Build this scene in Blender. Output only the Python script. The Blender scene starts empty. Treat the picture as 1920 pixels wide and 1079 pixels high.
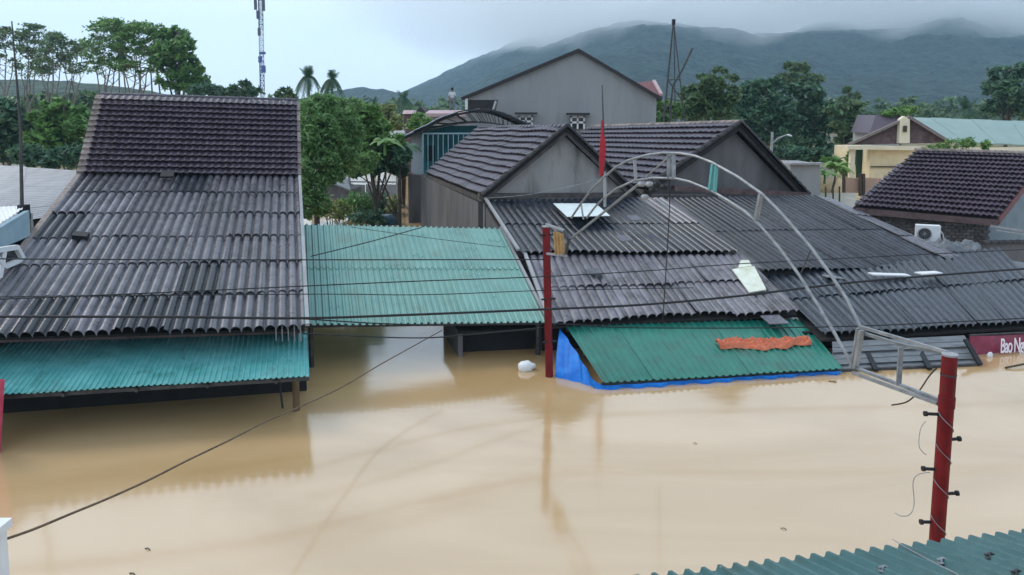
import bpy, math, random
import numpy as np
from mathutils import Vector, Matrix, noise
R = math.radians
random.seed(7)
rng = np.random.default_rng(7)
S = bpy.context.scene
COL = S.collection

# ------------------------------------------------------------------ camera, world, sun, exposure
H, F, PITCH, CYP = 5.0, 1400.0, R(6.0), 362.2
CP, SP = math.cos(PITCH), math.sin(PITCH)
cd = bpy.data.cameras.new('camera'); cam = bpy.data.objects.new('camera', cd); COL.objects.link(cam)
cam.location = (0, 0, H); cam.rotation_euler = (math.pi / 2 - PITCH, 0, 0)
cd.sensor_width = 36; cd.lens = F / 1920 * 36; cd.shift_y = -(539.5 - CYP) / 1920
cd.clip_start = .1; cd.clip_end = 6000
S.camera = cam

W = bpy.data.worlds.new('World'); S.world = W; W.use_nodes = True
wn, wl = W.node_tree.nodes, W.node_tree.links
wn.clear()
wo = wn.new('ShaderNodeOutputWorld'); bg = wn.new('ShaderNodeBackground')
sky = wn.new('ShaderNodeTexSky'); sky.sky_type = 'NISHITA'; sky.sun_disc = False
sky.sun_elevation = R(44); sky.sun_rotation = R(-62); sky.air_density = 1.0; sky.dust_density = 2.0
tc = wn.new('ShaderNodeTexCoord'); mp = wn.new('ShaderNodeMapping'); mp.inputs['Scale'].default_value = (1, 1, 2.6)
nz = wn.new('ShaderNodeTexNoise'); nz.inputs['Scale'].default_value = 2.2; nz.inputs['Detail'].default_value = 5; nz.inputs['Roughness'].default_value = .5
rp = wn.new('ShaderNodeValToRGB')
rp.color_ramp.elements[0].position = .3; rp.color_ramp.elements[0].color = (6.3, 7.6, 9.1, 1)
rp.color_ramp.elements[1].position = .7; rp.color_ramp.elements[1].color = (6.9, 8.1, 9.4, 1)
mx = wn.new('ShaderNodeMix'); mx.data_type = 'RGBA'; mx.inputs['Factor'].default_value = .86
wl.new(tc.outputs['Generated'], mp.inputs['Vector']); wl.new(mp.outputs['Vector'], nz.inputs['Vector'])
wl.new(nz.outputs['Fac'], rp.inputs['Fac'])
wl.new(sky.outputs['Color'], mx.inputs['A']); wl.new(rp.outputs['Color'], mx.inputs['B'])
wl.new(mx.outputs['Result'], bg.inputs['Color']); bg.inputs['Strength'].default_value = .145
wl.new(bg.outputs['Background'], wo.inputs['Surface'])

ld = bpy.data.lights.new('sun', 'SUN'); ld.energy = 1.5; ld.angle = R(24); ld.color = (1, .93, .84)
sun = bpy.data.objects.new('sun', ld); COL.objects.link(sun); sun.rotation_euler = (R(46), 0, R(-118))

S.view_settings.view_transform = 'Standard'; S.view_settings.look = 'None'
S.view_settings.exposure = .1; S.view_settings.gamma = 1; S.view_settings.use_curve_mapping = False
S.render.engine = 'CYCLES'
try:
    S.cycles.use_denoising = True; S.cycles.volume_bounces = 12; S.cycles.max_bounces = 14
    S.cycles.transparent_max_bounces = 12
except Exception: pass

# ------------------------------------------------------------------ helpers
def P(px, py, D):
    x = (px - 960) / F; y = -(py - CYP) / F
    d = Vector((x, CP + y * SP, -SP + y * CP))
    return Vector((0, 0, H)) + d * (D / d.y)
def PZ(px, py, z):
    x = (px - 960) / F; y = -(py - CYP) / F
    d = Vector((x, CP + y * SP, -SP + y * CP))
    return Vector((0, 0, H)) + d * ((z - H) / d.z)
UD = Vector((math.cos(R(15.5)), math.sin(R(15.5)), 0))      # along the street
VD = Vector((-math.sin(R(15.5)), math.cos(R(15.5)), 0))     # into the blocks
Z = Vector((0, 0, 1))
def bil(q, u, v):
    bl, br, tr, tl = q
    return (bl * (1 - u) + br * u) * (1 - v) + (tl * (1 - u) + tr * u) * v

class MB:
    def __init__(s): s.v = []; s.f = []; s.sm = []
    def add(s, vs, fs, smooth=False):
        o = len(s.v); s.v += [Vector(p) for p in vs]
        for f in fs: s.f.append(tuple(o + i for i in f)); s.sm.append(smooth)
        return s
    def quad(s, a, b, c, d, smooth=False): return s.add([a, b, c, d], [(0, 1, 2, 3)], smooth)
    def prism(s, poly, ext):
        n = len(poly); ext = Vector(ext); a = [Vector(p) for p in poly]; b = [p + ext for p in a]
        fs = [tuple(range(n))[::-1], tuple(range(n, 2 * n))] + [(i, (i + 1) % n, n + (i + 1) % n, n + i) for i in range(n)]
        return s.add(a + b, fs)
    def slab(s, a, b, c, d, th):
        n = (Vector(b) - Vector(a)).cross(Vector(d) - Vector(a)).normalized()
        return s.prism([a, b, c, d], -n * th)
    def box(s, c, size, ax=None, ay=None):
        c = Vector(c); ax = Vector(ax) if ax else Vector((1, 0, 0)); ay = Vector(ay) if ay else Z.cross(ax)
        az = ax.cross(ay)
        hx, hy, hz = ax * size[0] / 2, ay * size[1] / 2, az * size[2] / 2
        return s.prism([c - hx - hy - hz, c + hx - hy - hz, c + hx + hy - hz, c - hx + hy - hz], hz * 2)
    def bar(s, p, q, w, h):
        p, q = Vector(p), Vector(q); d = (q - p).normalized()
        a = d.cross(Z); a = a.normalized() if a.length > .05 else Vector((1, 0, 0)); b = a.cross(d)
        a *= w / 2; b *= h / 2
        return s.prism([p - a - b, p + a - b, p + a + b, p - a + b], q - p)
    def tube(s, pts, r, n=8, r2=None, cap=True):
        pts = [Vector(p) for p in pts]; m = len(pts); vs = []; prev = None
        for i, p in enumerate(pts):
            d = (pts[min(i + 1, m - 1)] - pts[max(i - 1, 0)])
            d = d.normalized() if d.length else Z
            if prev is None:
                a = d.cross(Vector((0, 0, 1)));
                if a.length < .1: a = d.cross(Vector((1, 0, 0)))
            else: a = prev - d * prev.dot(d)
            a.normalize(); prev = a; b = d.cross(a)
            rr = r if r2 is None else r + (r2 - r) * i / max(1, m - 1)
            if isinstance(r, (list, tuple)): rr = r[i]
            for k in range(n):
                t = 2 * math.pi * k / n; vs.append(p + (a * math.cos(t) + b * math.sin(t)) * rr)
        fs = [(i * n + k, i * n + (k + 1) % n, (i + 1) * n + (k + 1) % n, (i + 1) * n + k) for i in range(m - 1) for k in range(n)]
        s.add(vs, fs, True)
        if cap: s.add(vs[:n], [tuple(range(n))[::-1]]); s.add(vs[-n:], [tuple(range(n))])
        return s
    def lathe(s, c, prof, n=16, axis=None):
        c = Vector(c); az = Vector(axis).normalized() if axis else Z
        ax = az.orthogonal().normalized(); ay = az.cross(ax); vs = []
        for r, z in prof:
            for k in range(n):
                t = 2 * math.pi * k / n; vs.append(c + az * z + (ax * math.cos(t) + ay * math.sin(t)) * r)
        fs = [(i * n + k, i * n + (k + 1) % n, (i + 1) * n + (k + 1) % n, (i + 1) * n + k) for i in range(len(prof) - 1) for k in range(n)]
        return s.add(vs, fs, True)

def loc_of(o):
    l = Vector(o.location)
    while o.parent: o = o.parent; l += o.location
    return l
def link(name, me, mat, parent=None, loc=None):
    o = bpy.data.objects.new(name, me); COL.objects.link(o)
    if mat is not None and not me.materials: me.materials.append(mat)
    if parent is not None: o.parent = parent
    if loc is not None: o.location = Vector(loc) - (loc_of(parent) if parent is not None else Vector())
    return o
def part(name, mb, mat, parent=None, label=None, origin=None):
    vs = mb.v
    if origin is None:
        lo = [min(p[i] for p in vs) for i in range(3)]; hi = [max(p[i] for p in vs) for i in range(3)]
        origin = Vector(((lo[0] + hi[0]) / 2, (lo[1] + hi[1]) / 2, lo[2]))
    me = bpy.data.meshes.new(name); me.from_pydata([tuple(p - origin) for p in vs], [], mb.f)
    me.polygons.foreach_set('use_smooth', mb.sm); me.update()
    o = link(name, me, mat, parent, origin)
    if label: o['label'] = label
    return o
def tag(o, label, cat, group=None):
    o['label'] = label; o['category'] = cat
    if group: o['group'] = group
    return o
def thing(name, label, cat, loc, group=None):
    o = bpy.data.objects.new(name, None); COL.objects.link(o); o.location = loc; o.empty_display_size = .3
    return tag(o, label, cat, group)
def solo(name, mb, mat, label, cat, group=None): return tag(part(name, mb, mat), label, cat, group)

# ------------------------------------------------------------------ materials
def mat(name, c1, c2=None, scale=3.0, rough=.6, bump=0, bscale=None, spec=.4, metal=0, var=0, stretch=(1, 1, 1), detail=6,
        c3=None, s3=.8, lo=.35, hi=.65, w3=.5, coord='Object', trans=0, rvar=0, island=0, k=.72):
    c1, c2, c3 = [tuple(x * k for x in c) if c else c for c in (c1, c2, c3)]
    m = bpy.data.materials.new(name); m.use_nodes = True; nt = m.node_tree; n, l = nt.nodes, nt.links
    b = n['Principled BSDF']; b.inputs['Roughness'].default_value = rough; b.inputs['Metallic'].default_value = metal
    b.inputs['Specular IOR Level'].default_value = spec
    c2 = c2 or c1
    t = n.new('ShaderNodeTexCoord'); mpp = n.new('ShaderNodeMapping'); mpp.inputs['Scale'].default_value = stretch
    oi = n.new('ShaderNodeObjectInfo')
    vm = n.new('ShaderNodeVectorMath'); vm.operation = 'SCALE'; vm.inputs[0].default_value = (37, 19, 53); l.new(oi.outputs['Random'], vm.inputs['Scale'])
    va = n.new('ShaderNodeVectorMath'); va.operation = 'ADD'
    l.new(t.outputs[coord], va.inputs[0]); l.new(vm.outputs[0], va.inputs[1]); l.new(va.outputs[0], mpp.inputs['Vector'])
    nz = n.new('ShaderNodeTexNoise'); nz.inputs['Scale'].default_value = scale; nz.inputs['Detail'].default_value = detail; nz.inputs['Roughness'].default_value = .6
    l.new(mpp.outputs[0], nz.inputs['Vector'])
    rmp = n.new('ShaderNodeValToRGB'); e = rmp.color_ramp.elements
    e[0].position = lo; e[0].color = (*c1, 1); e[1].position = hi; e[1].color = (*c2, 1)
    l.new(nz.outputs['Fac'], rmp.inputs['Fac']); out = rmp.outputs['Color']
    if c3:
        n3 = n.new('ShaderNodeTexNoise'); n3.inputs['Scale'].default_value = s3; n3.inputs['Detail'].default_value = 8; n3.inputs['Roughness'].default_value = .65
        l.new(mpp.outputs[0], n3.inputs['Vector'])
        r3 = n.new('ShaderNodeMapRange'); r3.inputs['From Min'].default_value = .52; r3.inputs['From Max'].default_value = .72; r3.inputs['To Max'].default_value = w3
        l.new(n3.outputs['Fac'], r3.inputs['Value'])
        mm = n.new('ShaderNodeMix'); mm.data_type = 'RGBA'; l.new(r3.outputs[0], mm.inputs['Factor']); l.new(out, mm.inputs['A']); mm.inputs['B'].default_value = (*c3, 1)
        out = mm.outputs['Result']
    if var or island:
        src = oi.outputs['Random']
        if island:
            g = n.new('ShaderNodeNewGeometry'); src = g.outputs['Random Per Island']
        mr = n.new('ShaderNodeMapRange'); k = var or island
        mr.inputs['To Min'].default_value = 1 - k; mr.inputs['To Max'].default_value = 1 + k; l.new(src, mr.inputs['Value'])
        hs = n.new('ShaderNodeVectorMath'); hs.operation = 'SCALE'; l.new(out, hs.inputs[0]); l.new(mr.outputs[0], hs.inputs['Scale']); out = hs.outputs[0]
    l.new(out, b.inputs['Base Color'])
    if rvar:
        mr = n.new('ShaderNodeMapRange'); mr.inputs['To Min'].default_value = max(.03, rough - rvar); mr.inputs['To Max'].default_value = min(1, rough + rvar)
        l.new(nz.outputs['Fac'], mr.inputs['Value']); l.new(mr.outputs[0], b.inputs['Roughness'])
    if bump:
        bn = n.new('ShaderNodeTexNoise'); bn.inputs['Scale'].default_value = bscale or scale * 3; bn.inputs['Detail'].default_value = 5
        l.new(mpp.outputs[0], bn.inputs['Vector'])
        bb = n.new('ShaderNodeBump'); bb.inputs['Strength'].default_value = bump; bb.inputs['Distance'].default_value = .05
        l.new(bn.outputs['Fac'], bb.inputs['Height']); l.new(bb.outputs[0], b.inputs['Normal'])
    if trans:
        o = n['Material Output']; tl = n.new('ShaderNodeBsdfTranslucent'); l.new(out, tl.inputs['Color'])
        ms = n.new('ShaderNodeMixShader'); ms.inputs[0].default_value = trans
        l.new(b.outputs[0], ms.inputs[1]); l.new(tl.outputs[0], ms.inputs[2]); l.new(ms.outputs[0], o.inputs['Surface'])
    return m

M = {}
M['fibro'] = mat('fibre_cement', (.085, .08, .096), (.165, .158, .185), 4, .3, .08, 40, spec=.6, var=.26, c3=(.04, .036, .036), s3=.8, w3=.85, rvar=.15)
M['fibro_pale'] = mat('worn_fibre_cement', (.06, .055, .068), (.22, .205, .245), 2.2, .3, .2, 40, spec=.55, var=.25, c3=(.03, .027, .036), s3=.9, w3=.9, rvar=.2)
M['fibro_dark'] = mat('wet_fibre_cement', (.014, .017, .026), (.042, .049, .068), 4, .3, .08, 40, spec=.45, var=.3, c3=(.014, .015, .018), s3=1.2, w3=.6, rvar=.15)
M['tile'] = mat('clay_tile', (.045, .034, .05), (.09, .068, .098), 9, .38, .2, 40, var=.28, c3=(.15, .11, .12), s3=2.2, w3=.35)
M['tile_red'] = mat('red_clay_tile', (.05, .028, .042), (.085, .052, .078), 9, .38, .2, 40, var=.25)
M['tile_pale'] = mat('lichen_tile', (.2, .16, .15), (.36, .3, .27), 14, .75, .2, 40, var=.3)
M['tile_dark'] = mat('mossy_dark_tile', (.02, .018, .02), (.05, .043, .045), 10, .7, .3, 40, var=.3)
M['deck'] = mat('roof_timber', (.02, .018, .018), (.035, .03, .03), 5, .9)
M['teal'] = mat('teal_paint_steel', (.10, .40, .40), (.16, .50, .50), 2.5, .2, .05, 20, spec=.5, c3=(.06, .17, .15), s3=2, w3=.7, rvar=.12, var=.05)
M['mint'] = mat('mint_paint_steel', (.155, .37, .325), (.21, .44, .385), 1.6, .3, .04, 20, spec=.5, c3=(.17, .25, .2), s3=1.5, w3=.6, rvar=.1, var=.05)
M['green'] = mat('green_paint_steel', (.012, .18, .135), (.022, .25, .185), 2.5, .36, .06, 22, spec=.5, c3=(.05, .11, .08), s3=2.4, w3=.75, rvar=.12, var=.06)
M['fore'] = mat('grey_green_steel', (.055, .155, .16), (.085, .2, .205), 3, .32, .05, 20, spec=.5, c3=(.075, .12, .1), s3=2.6, w3=.7, rvar=.12)
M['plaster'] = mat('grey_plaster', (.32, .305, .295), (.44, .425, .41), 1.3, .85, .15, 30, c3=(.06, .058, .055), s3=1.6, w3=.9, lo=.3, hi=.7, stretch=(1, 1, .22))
M['plaster_dark'] = mat('dark_and_shaded_plaster', (.12, .115, .118), (.2, .19, .195), 1.4, .85, .15, 30, c3=(.05, .048, .048), s3=.6, w3=.7, stretch=(1, 1, .25))  # darker plaster; on the right gable it stands in for lower light
M['render_grey'] = mat('cement_render', (.33, .345, .355), (.41, .42, .425), .5, .9, .1, 30, c3=(.2, .205, .21), s3=1.1, w3=.45, stretch=(1, 1, .2))
M['ledge'] = mat('stained_ledge', (.05, .045, .045), (.12, .105, .1), 3, .8, .2, c3=(.24, .2, .18), s3=2, w3=.4)
M['ledge_pink'] = mat('pinkish_ledge', (.10, .065, .062), (.20, .13, .125), 3, .8, .2)
M['brickwall'] = mat('grey_brick', (.13, .12, .12), (.24, .22, .21), 8, .9, .3, 60, var=.3)
M['brown'] = mat('muddy_wall', (.15, .095, .045), (.2, .13, .065), 2, .85, .1)
M['cream'] = mat('cream_paint', (.58, .49, .31), (.66, .56, .37), 2, .7, c3=(.45, .36, .2), s3=1.2, w3=.5, k=1.15)
M['cream_light'] = mat('pale_cream_paint', (.72, .64, .46), (.8, .72, .54), 2, .7, k=.9)
M['peach'] = mat('peach_wall', (.5, .33, .24), (.58, .4, .3), 2, .8)
M['white'] = mat('white_paint', (.68, .7, .72), (.8, .81, .82), 3, .6, c3=(.5, .48, .44), s3=3, w3=.4, k=.9)
M['plastic'] = mat('translucent_sheet', (.7, .8, .8), (.82, .88, .88), 4, .4, .1, trans=.1, k=1)
M['paperboard'] = mat('faded_board', (.62, .66, .52), (.78, .8, .7), 5, .7, .1, c3=(.42, .36, .2), s3=4, w3=.5, k=.9)
M['steel'] = mat('galvanised_steel', (.26, .275, .29), (.44, .455, .47), 9, .42, .05, metal=.35, c3=(.16, .14, .13), s3=5, w3=.5)
M['steel_dark'] = mat('rusted_steel', (.05, .05, .055), (.11, .105, .105), 9, .6, .1, metal=.3)
M['red'] = mat('dark_red_paint', (.17, .006, .009), (.24, .012, .015), 5, .55, .1, 30, spec=.22, c3=(.06, .028, .02), s3=9, w3=.9)
M['flag'] = mat('red_cloth', (.5, .02, .035), (.62, .04, .06), 6, .8)
M['pinkcloth'] = mat('pink_red_cloth', (.5, .05, .1), (.6, .09, .16), 6, .8)
M['burgundy'] = mat('burgundy_vinyl', (.27, .02, .06), (.36, .045, .10), 3, .4, .1, c3=(.42, .16, .2), s3=3, w3=.5)
M['lettering'] = mat('white_lettering', (.82, .76, .82), k=.9)
M['blue'] = mat('blue_tarpaulin', (.006, .16, .66), (.015, .26, .82), 4, .5, .3, 14, spec=.25, trans=.15, k=.9)
M['orange'] = mat('orange_tarpaulin', (.78, .17, .07), (.95, .28, .14), 5, .5, .3, 14, trans=.1)
M['bluewhite'] = mat('blue_white_panel', (.33, .48, .56), (.42, .57, .64), 3, .5)
M['palegrey'] = mat('pale_zinc', (.33, .335, .35), (.45, .45, .465), 3, .5, .08, c3=(.27, .25, .25), s3=.8, w3=.5, stretch=(1, .2, 1))
M['black'] = mat('black_rubber', (.008, .009, .012), (.015, .016, .02), 5, .6)
M['rope'] = mat('muddy_rope', (.12, .085, .055), (.2, .14, .09), 12, .9)
M['timber'] = mat('wet_timber', (.05, .035, .025), (.1, .07, .05), 10, .8)
M['slat'] = mat('orange_slats', (.42, .22, .07), (.6, .38, .16), 10, .7)
M['greysheet'] = mat('grey_tin', (.11, .125, .14), (.22, .235, .25), 3, .45, .1, c3=(.1, .09, .09), s3=1.5, w3=.6, stretch=(1, 3, 1))
M['tealwall'] = mat('teal_wall', (.02, .21, .24), (.035, .27, .3), 2, .6)
M['greyblue'] = mat('grey_blue_tin', (.14, .2, .25), (.2, .27, .32), 2, .5)
M['dark'] = mat('interior_shade', (.01, .01, .012), (.02, .02, .022), 3, .8)  # near-black, with the shade of interiors put into the colour
M['glass'] = mat('window_glass', (.03, .035, .04), None, 2, .12, spec=.6)
M['palegreen'] = mat('pale_green_steel', (.24, .36, .33), (.3, .42, .385), .6, .45, c3=(.22, .33, .3), s3=.4, w3=.5)
M['pinkroof'] = mat('pink_roof', (.5, .34, .36), (.62, .46, .47), 3, .6)
M['redroof'] = mat('old_red_roof', (.16, .06, .07), (.25, .1, .1), 3, .7)
M['tower_blue'] = mat('tower_blue_paint', (.06, .10, .32), (.09, .14, .4), 3, .5)
M['tower_white'] = mat('tower_white_paint', (.55, .6, .66), (.65, .7, .75), 3, .5)
M['tower_dark'] = mat('tower_antenna', (.06, .08, .12), (.1, .13, .18), 3, .5)
M['bark'] = mat('bark', (.055, .045, .038), (.12, .1, .085), 8, .9, .3, stretch=(1, 1, .3))
M['bark_pale'] = mat('pale_bark', (.16, .15, .14), (.3, .28, .26), 6, .9, .2, stretch=(1, 1, .3))
def leafmat(name, a, b, v=.45): return mat(name, a, b, .6, .5, spec=.35, island=v, k=1.3, trans=.35, lo=.3, hi=.7)
M['leaf_dark'] = leafmat('dark_leaves', (.04, .095, .06), (.075, .14, .075))
M['leaf_mid'] = leafmat('mid_leaves', (.065, .15, .042), (.115, .215, .06))
M['leaf_fresh'] = leafmat('fresh_leaves', (.09, .19, .05), (.15, .25, .07))
M['leaf_yellow'] = leafmat('yellowish_leaves', (.12, .17, .05), (.22, .24, .09))
M['leaf_dull'] = leafmat('dull_leaves', (.06, .115, .055), (.10, .155, .07))
M['leaf_cool'] = leafmat('cool_leaves', (.085, .17, .06), (.14, .25, .085))
M['palm'] = leafmat('palm_fronds', (.02, .06, .035), (.04, .09, .045))
M['skin'] = mat('skin', (.32, .19, .13)); M['shirt'] = mat('pale_shirt', (.62, .68, .72), (.72, .77, .8), 4, .8)
M['trousers'] = mat('grey_trousers', (.16, .18, .22), (.22, .24, .28), 4, .8); M['hair'] = mat('black_hair', (.012, .011, .012))
M['debris'] = mat('wet_debris', (.06, .045, .03), (.11, .085, .055), 12, .8)
M['foam'] = mat('white_plastic', (.72, .73, .72), (.8, .8, .79), 4, .4, k=.9)
M['drumblue'] = mat('blue_drum', (.06, .13, .19), (.1, .19, .26), 4, .4)
M['concrete'] = mat('pale_concrete', (.38, .35, .29), (.5, .46, .38), 2, .85)

def water_mat():
    m = bpy.data.materials.new('flood_water'); m.use_nodes = True; n, l = m.node_tree.nodes, m.node_tree.links
    b = n['Principled BSDF']; b.inputs['Roughness'].default_value = .11; b.inputs['IOR'].default_value = 1.95
    b.inputs['Specular IOR Level'].default_value = .85
    t = n.new('ShaderNodeTexCoord')
    m1 = n.new('ShaderNodeMapping'); m1.inputs['Scale'].default_value = (.12, .3, 1); l.new(t.outputs['Object'], m1.inputs['Vector'])
    n1 = n.new('ShaderNodeTexNoise'); n1.inputs['Scale'].default_value = 1.2; n1.inputs['Detail'].default_value = 6; n1.inputs['Distortion'].default_value = 1.5
    l.new(m1.outputs[0], n1.inputs['Vector'])
    r = n.new('ShaderNodeValToRGB'); e = r.color_ramp.elements
    e[0].position = .36; e[0].color = (.44, .285, .13, 1); e[1].position = .62; e[1].color = (.53, .36, .19, 1)
    l.new(n1.outputs['Fac'], r.inputs['Fac']); l.new(r.outputs['Color'], b.inputs['Base Color'])
    m2 = n.new('ShaderNodeMapping'); m2.inputs['Scale'].default_value = (1, 2.2, 1); l.new(t.outputs['Object'], m2.inputs['Vector'])
    n2 = n.new('ShaderNodeTexNoise'); n2.inputs['Scale'].default_value = 1.6; n2.inputs['Detail'].default_value = 4; n2.inputs['Roughness'].default_value = .55
    n3 = n.new('ShaderNodeTexNoise'); n3.inputs['Scale'].default_value = .35; n3.inputs['Detail'].default_value = 3
    l.new(m2.outputs[0], n2.inputs['Vector']); l.new(m2.outputs[0], n3.inputs['Vector'])
    mr = n.new('ShaderNodeMapRange'); mr.inputs['From Min'].default_value = .42; mr.inputs['From Max'].default_value = .65
    mr.inputs['To Min'].default_value = .15; mr.inputs['To Max'].default_value = 1
    l.new(n3.outputs['Fac'], mr.inputs['Value'])
    mu = n.new('ShaderNodeMath'); mu.operation = 'MULTIPLY'; l.new(n2.outputs['Fac'], mu.inputs[0]); l.new(mr.outputs[0], mu.inputs[1])
    bb = n.new('ShaderNodeBump'); bb.inputs['Strength'].default_value = .16; bb.inputs['Distance'].default_value = .02
    l.new(mu.outputs[0], bb.inputs['Height']); l.new(bb.outputs[0], b.inputs['Normal'])
    return m
M['water'] = water_mat()
def hill_mat(name, a, b, c):
    m = mat(name, a, b, .11, .9, 1, .2, c3=c, s3=.012, w3=.7, detail=9, lo=.42, hi=.6)
    for nd in m.node_tree.nodes:
        if nd.type == 'BUMP': nd.inputs['Distance'].default_value = 6
    return m
M['hill'] = hill_mat('forest_slope', (.003, .009, .010), (.034, .066, .044), (.008, .02, .018))
M['hill2'] = hill_mat('forest_slope_green', (.03, .06, .035), (.06, .1, .05), (.04, .07, .04))

# ------------------------------------------------------------------ setting: ground, water, hills
def structure(o): o['kind'] = 'structure'; return o
g = MB(); g.quad((-1500, -60, -2.6), (1500, -60, -2.6), (1500, 1750, -2.6), (-1500, 1750, -2.6))
structure(part('ground', g, M['brown'], origin=Vector((0, 0, -2.6))))
g = MB(); g.quad((-260, -40, 0), (260, -40, 0), (260, 330, 0), (-260, 330, 0))
structure(part('flood_water', g, M['water'], origin=Vector((0, 0, 0))))

def interp(prof, x):
    return float(np.interp(x, [p[0] for p in prof], [p[1] for p in prof]))
def hill(name, prof, Dr, Df, m, nc=260, nr=80, amp=.13, seed=0, back=1.35):
    xs = np.linspace(prof[0][0], prof[-1][0], nc); vs = []; fs = []
    for px in xs:
        zr = H + (215 - interp(prof, px)) * Dr / F
        for j in range(nr):
            t = j / (nr - 1) * back; D = Df + (Dr - Df) * t
            X = (px - 960) / F * Dr * (.75 + .25 * min(t, 1.2))
            s = t if t <= 1 else 1 - (t - 1) / (back - 1) * .8
            s = s ** 1.15 if s > 0 else 0
            nzv = noise.fractal(Vector((X / 130 + seed, D / 130, seed)), .9, 2.1, 5) * amp * max(zr, 10) * (4 * s * max(0, 1.02 - s) + .12)
            rgh = noise.fractal(Vector((X / 16 + seed, D / 22, 3)), .7, 2, 4) * (Dr / 330) * .7
            vs.append(Vector((X, D, zr * s + nzv + rgh * (s > .02) - 2.6 * (1 - min(1, s * 6)))))
    for i in range(nc - 1):
        for j in range(nr - 1):
            a = i * nr + j; fs.append((a, a + nr, a + nr + 1, a + 1))
    b = MB(); b.v = vs; b.f = fs; b.sm = [True] * len(fs)
    return structure(part(name, b, m))
hill('mountain', [(560, 205), (700, 185), (760, 172), (830, 140), (900, 108), (985, 74), (1080, 52), (1180, 50), (1400, 60), (1700, 90)], 1350, 620, M['hill'], seed=3)
hill('mountain', [(790, 214), (860, 178), (930, 130), (1000, 98), (1080, 66), (1150, 46), (1200, 40), (1290, 52), (1420, 66), (1600, 60), (1800, 50), (2000, 40), (2300, 60), (2800, 90)], 1050, 430, M['hill'], seed=9)
hill('mountain', [(1180, 214), (1260, 170), (1350, 104), (1450, 68), (1560, 36), (1680, 14), (1820, 2), (1960, -4), (2150, 6), (2450, 50), (2900, 110)], 1250, 480, M['hill'], seed=15)
hill('hill', [(-700, 150), (-300, 140), (-60, 150), (60, 148), (150, 150), (250, 165), (420, 185), (600, 200), (700, 212)], 330, 190, M['hill2'], nc=130, nr=30, seed=21)
hill('hill', [(440, 208), (560, 186), (640, 170), (690, 164), (740, 172), (860, 200)], 900, 600, M['hill'], nc=70, nr=24, seed=27)

# ------------------------------------------------------------------ roofs of sheets and tiles
def roof_normal(q):
    n = (q[1] - q[0]).cross(q[3] - q[0]).normalized()
    return n if n.z > 0 else -n
def sheets(parent, q, rows, cols, ribs, amp, m, name='roof_sheet', lap=.07, lift=.03, seg=8, trap=False, jit=.012, sag=0, lip=.012, vbreaks=None, alt=None):
    N = roof_normal(q); L = ((q[3] - q[0]).length + (q[2] - q[1]).length) / 2; out = []
    vb = vbreaks or [i / rows for i in range(rows + 1)]
    for i in range(rows):
        for j in range(cols):
            v0, v1 = vb[i], vb[i + 1]; dl = lap / L
            j1, j2, j3 = (random.uniform(-jit, jit) for _ in range(3))
            n = ribs * seg; b = MB(); rings = []
            for k, v in enumerate((v0 - (dl if i else 0) + j1 / L * 2, (v0 + v1) / 2, v1)):
                row = []
                for s in range(n + 1):
                    x = s / n; ph = x * ribs
                    if trap:
                        f = ph % 1.0; h = amp * (1 if f < .22 else (max(0, 1 - (f - .22) / .13) if f < .35 else (0 if f < .87 else (f - .87) / .13)))
                    else: h = amp * (2 * abs(math.cos(math.pi * ph)) ** .42 - 1)
                    u = (j + x) / cols
                    off = lift * (1 - k / 2) + .004 * (j % 2) + (j2 * (1 - x) + j3 * x) * (1 - k / 2) * .9
                    zz = -sag * math.sin(math.pi * u) * (1 - abs(2 * v - 1) * .5)
                    row.append(bil(q, u, v) + N * (h + off) + Z * zz)
                rings.append(row)
            vs = rings[0] + rings[1] + rings[2]; w = n + 1
            b.add(vs, [(r * w + s, r * w + s + 1, (r + 1) * w + s + 1, (r + 1) * w + s) for r in range(2) for s in range(n)], not trap)
            b.add(rings[0] + [p - N * lip for p in rings[0]], [(s, w + s, w + s + 1, s + 1) for s in range(n)])
            out.append(part(name, b, random.choice(alt) if alt and random.random() < .16 else m, parent))
    return out
def tile_mesh(name, wave=.026, th=.042):
    prof = [(0, 0), (.16, wave * .75), (.34, wave), (.52, wave * .55), (.74, -wave * .15), (1.03, .004)]
    n = len(prof); vs = [(x, -.06, z + .085) for x, z in prof] + [(x, 1.04, z) for x, z in prof] + [(x, -.06, z + .085 - th) for x, z in prof]
    fs = [(i, i + 1, n + i + 1, n + i) for i in range(n - 1)] + [(2 * n + i, 2 * n + i + 1, i + 1, i) for i in range(n - 1)]
    me = bpy.data.meshes.new(name); me.from_pydata(vs, [], fs); me.update()
    return me, vs, fs
TILE, TV, TF = tile_mesh('roof_tile')
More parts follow.
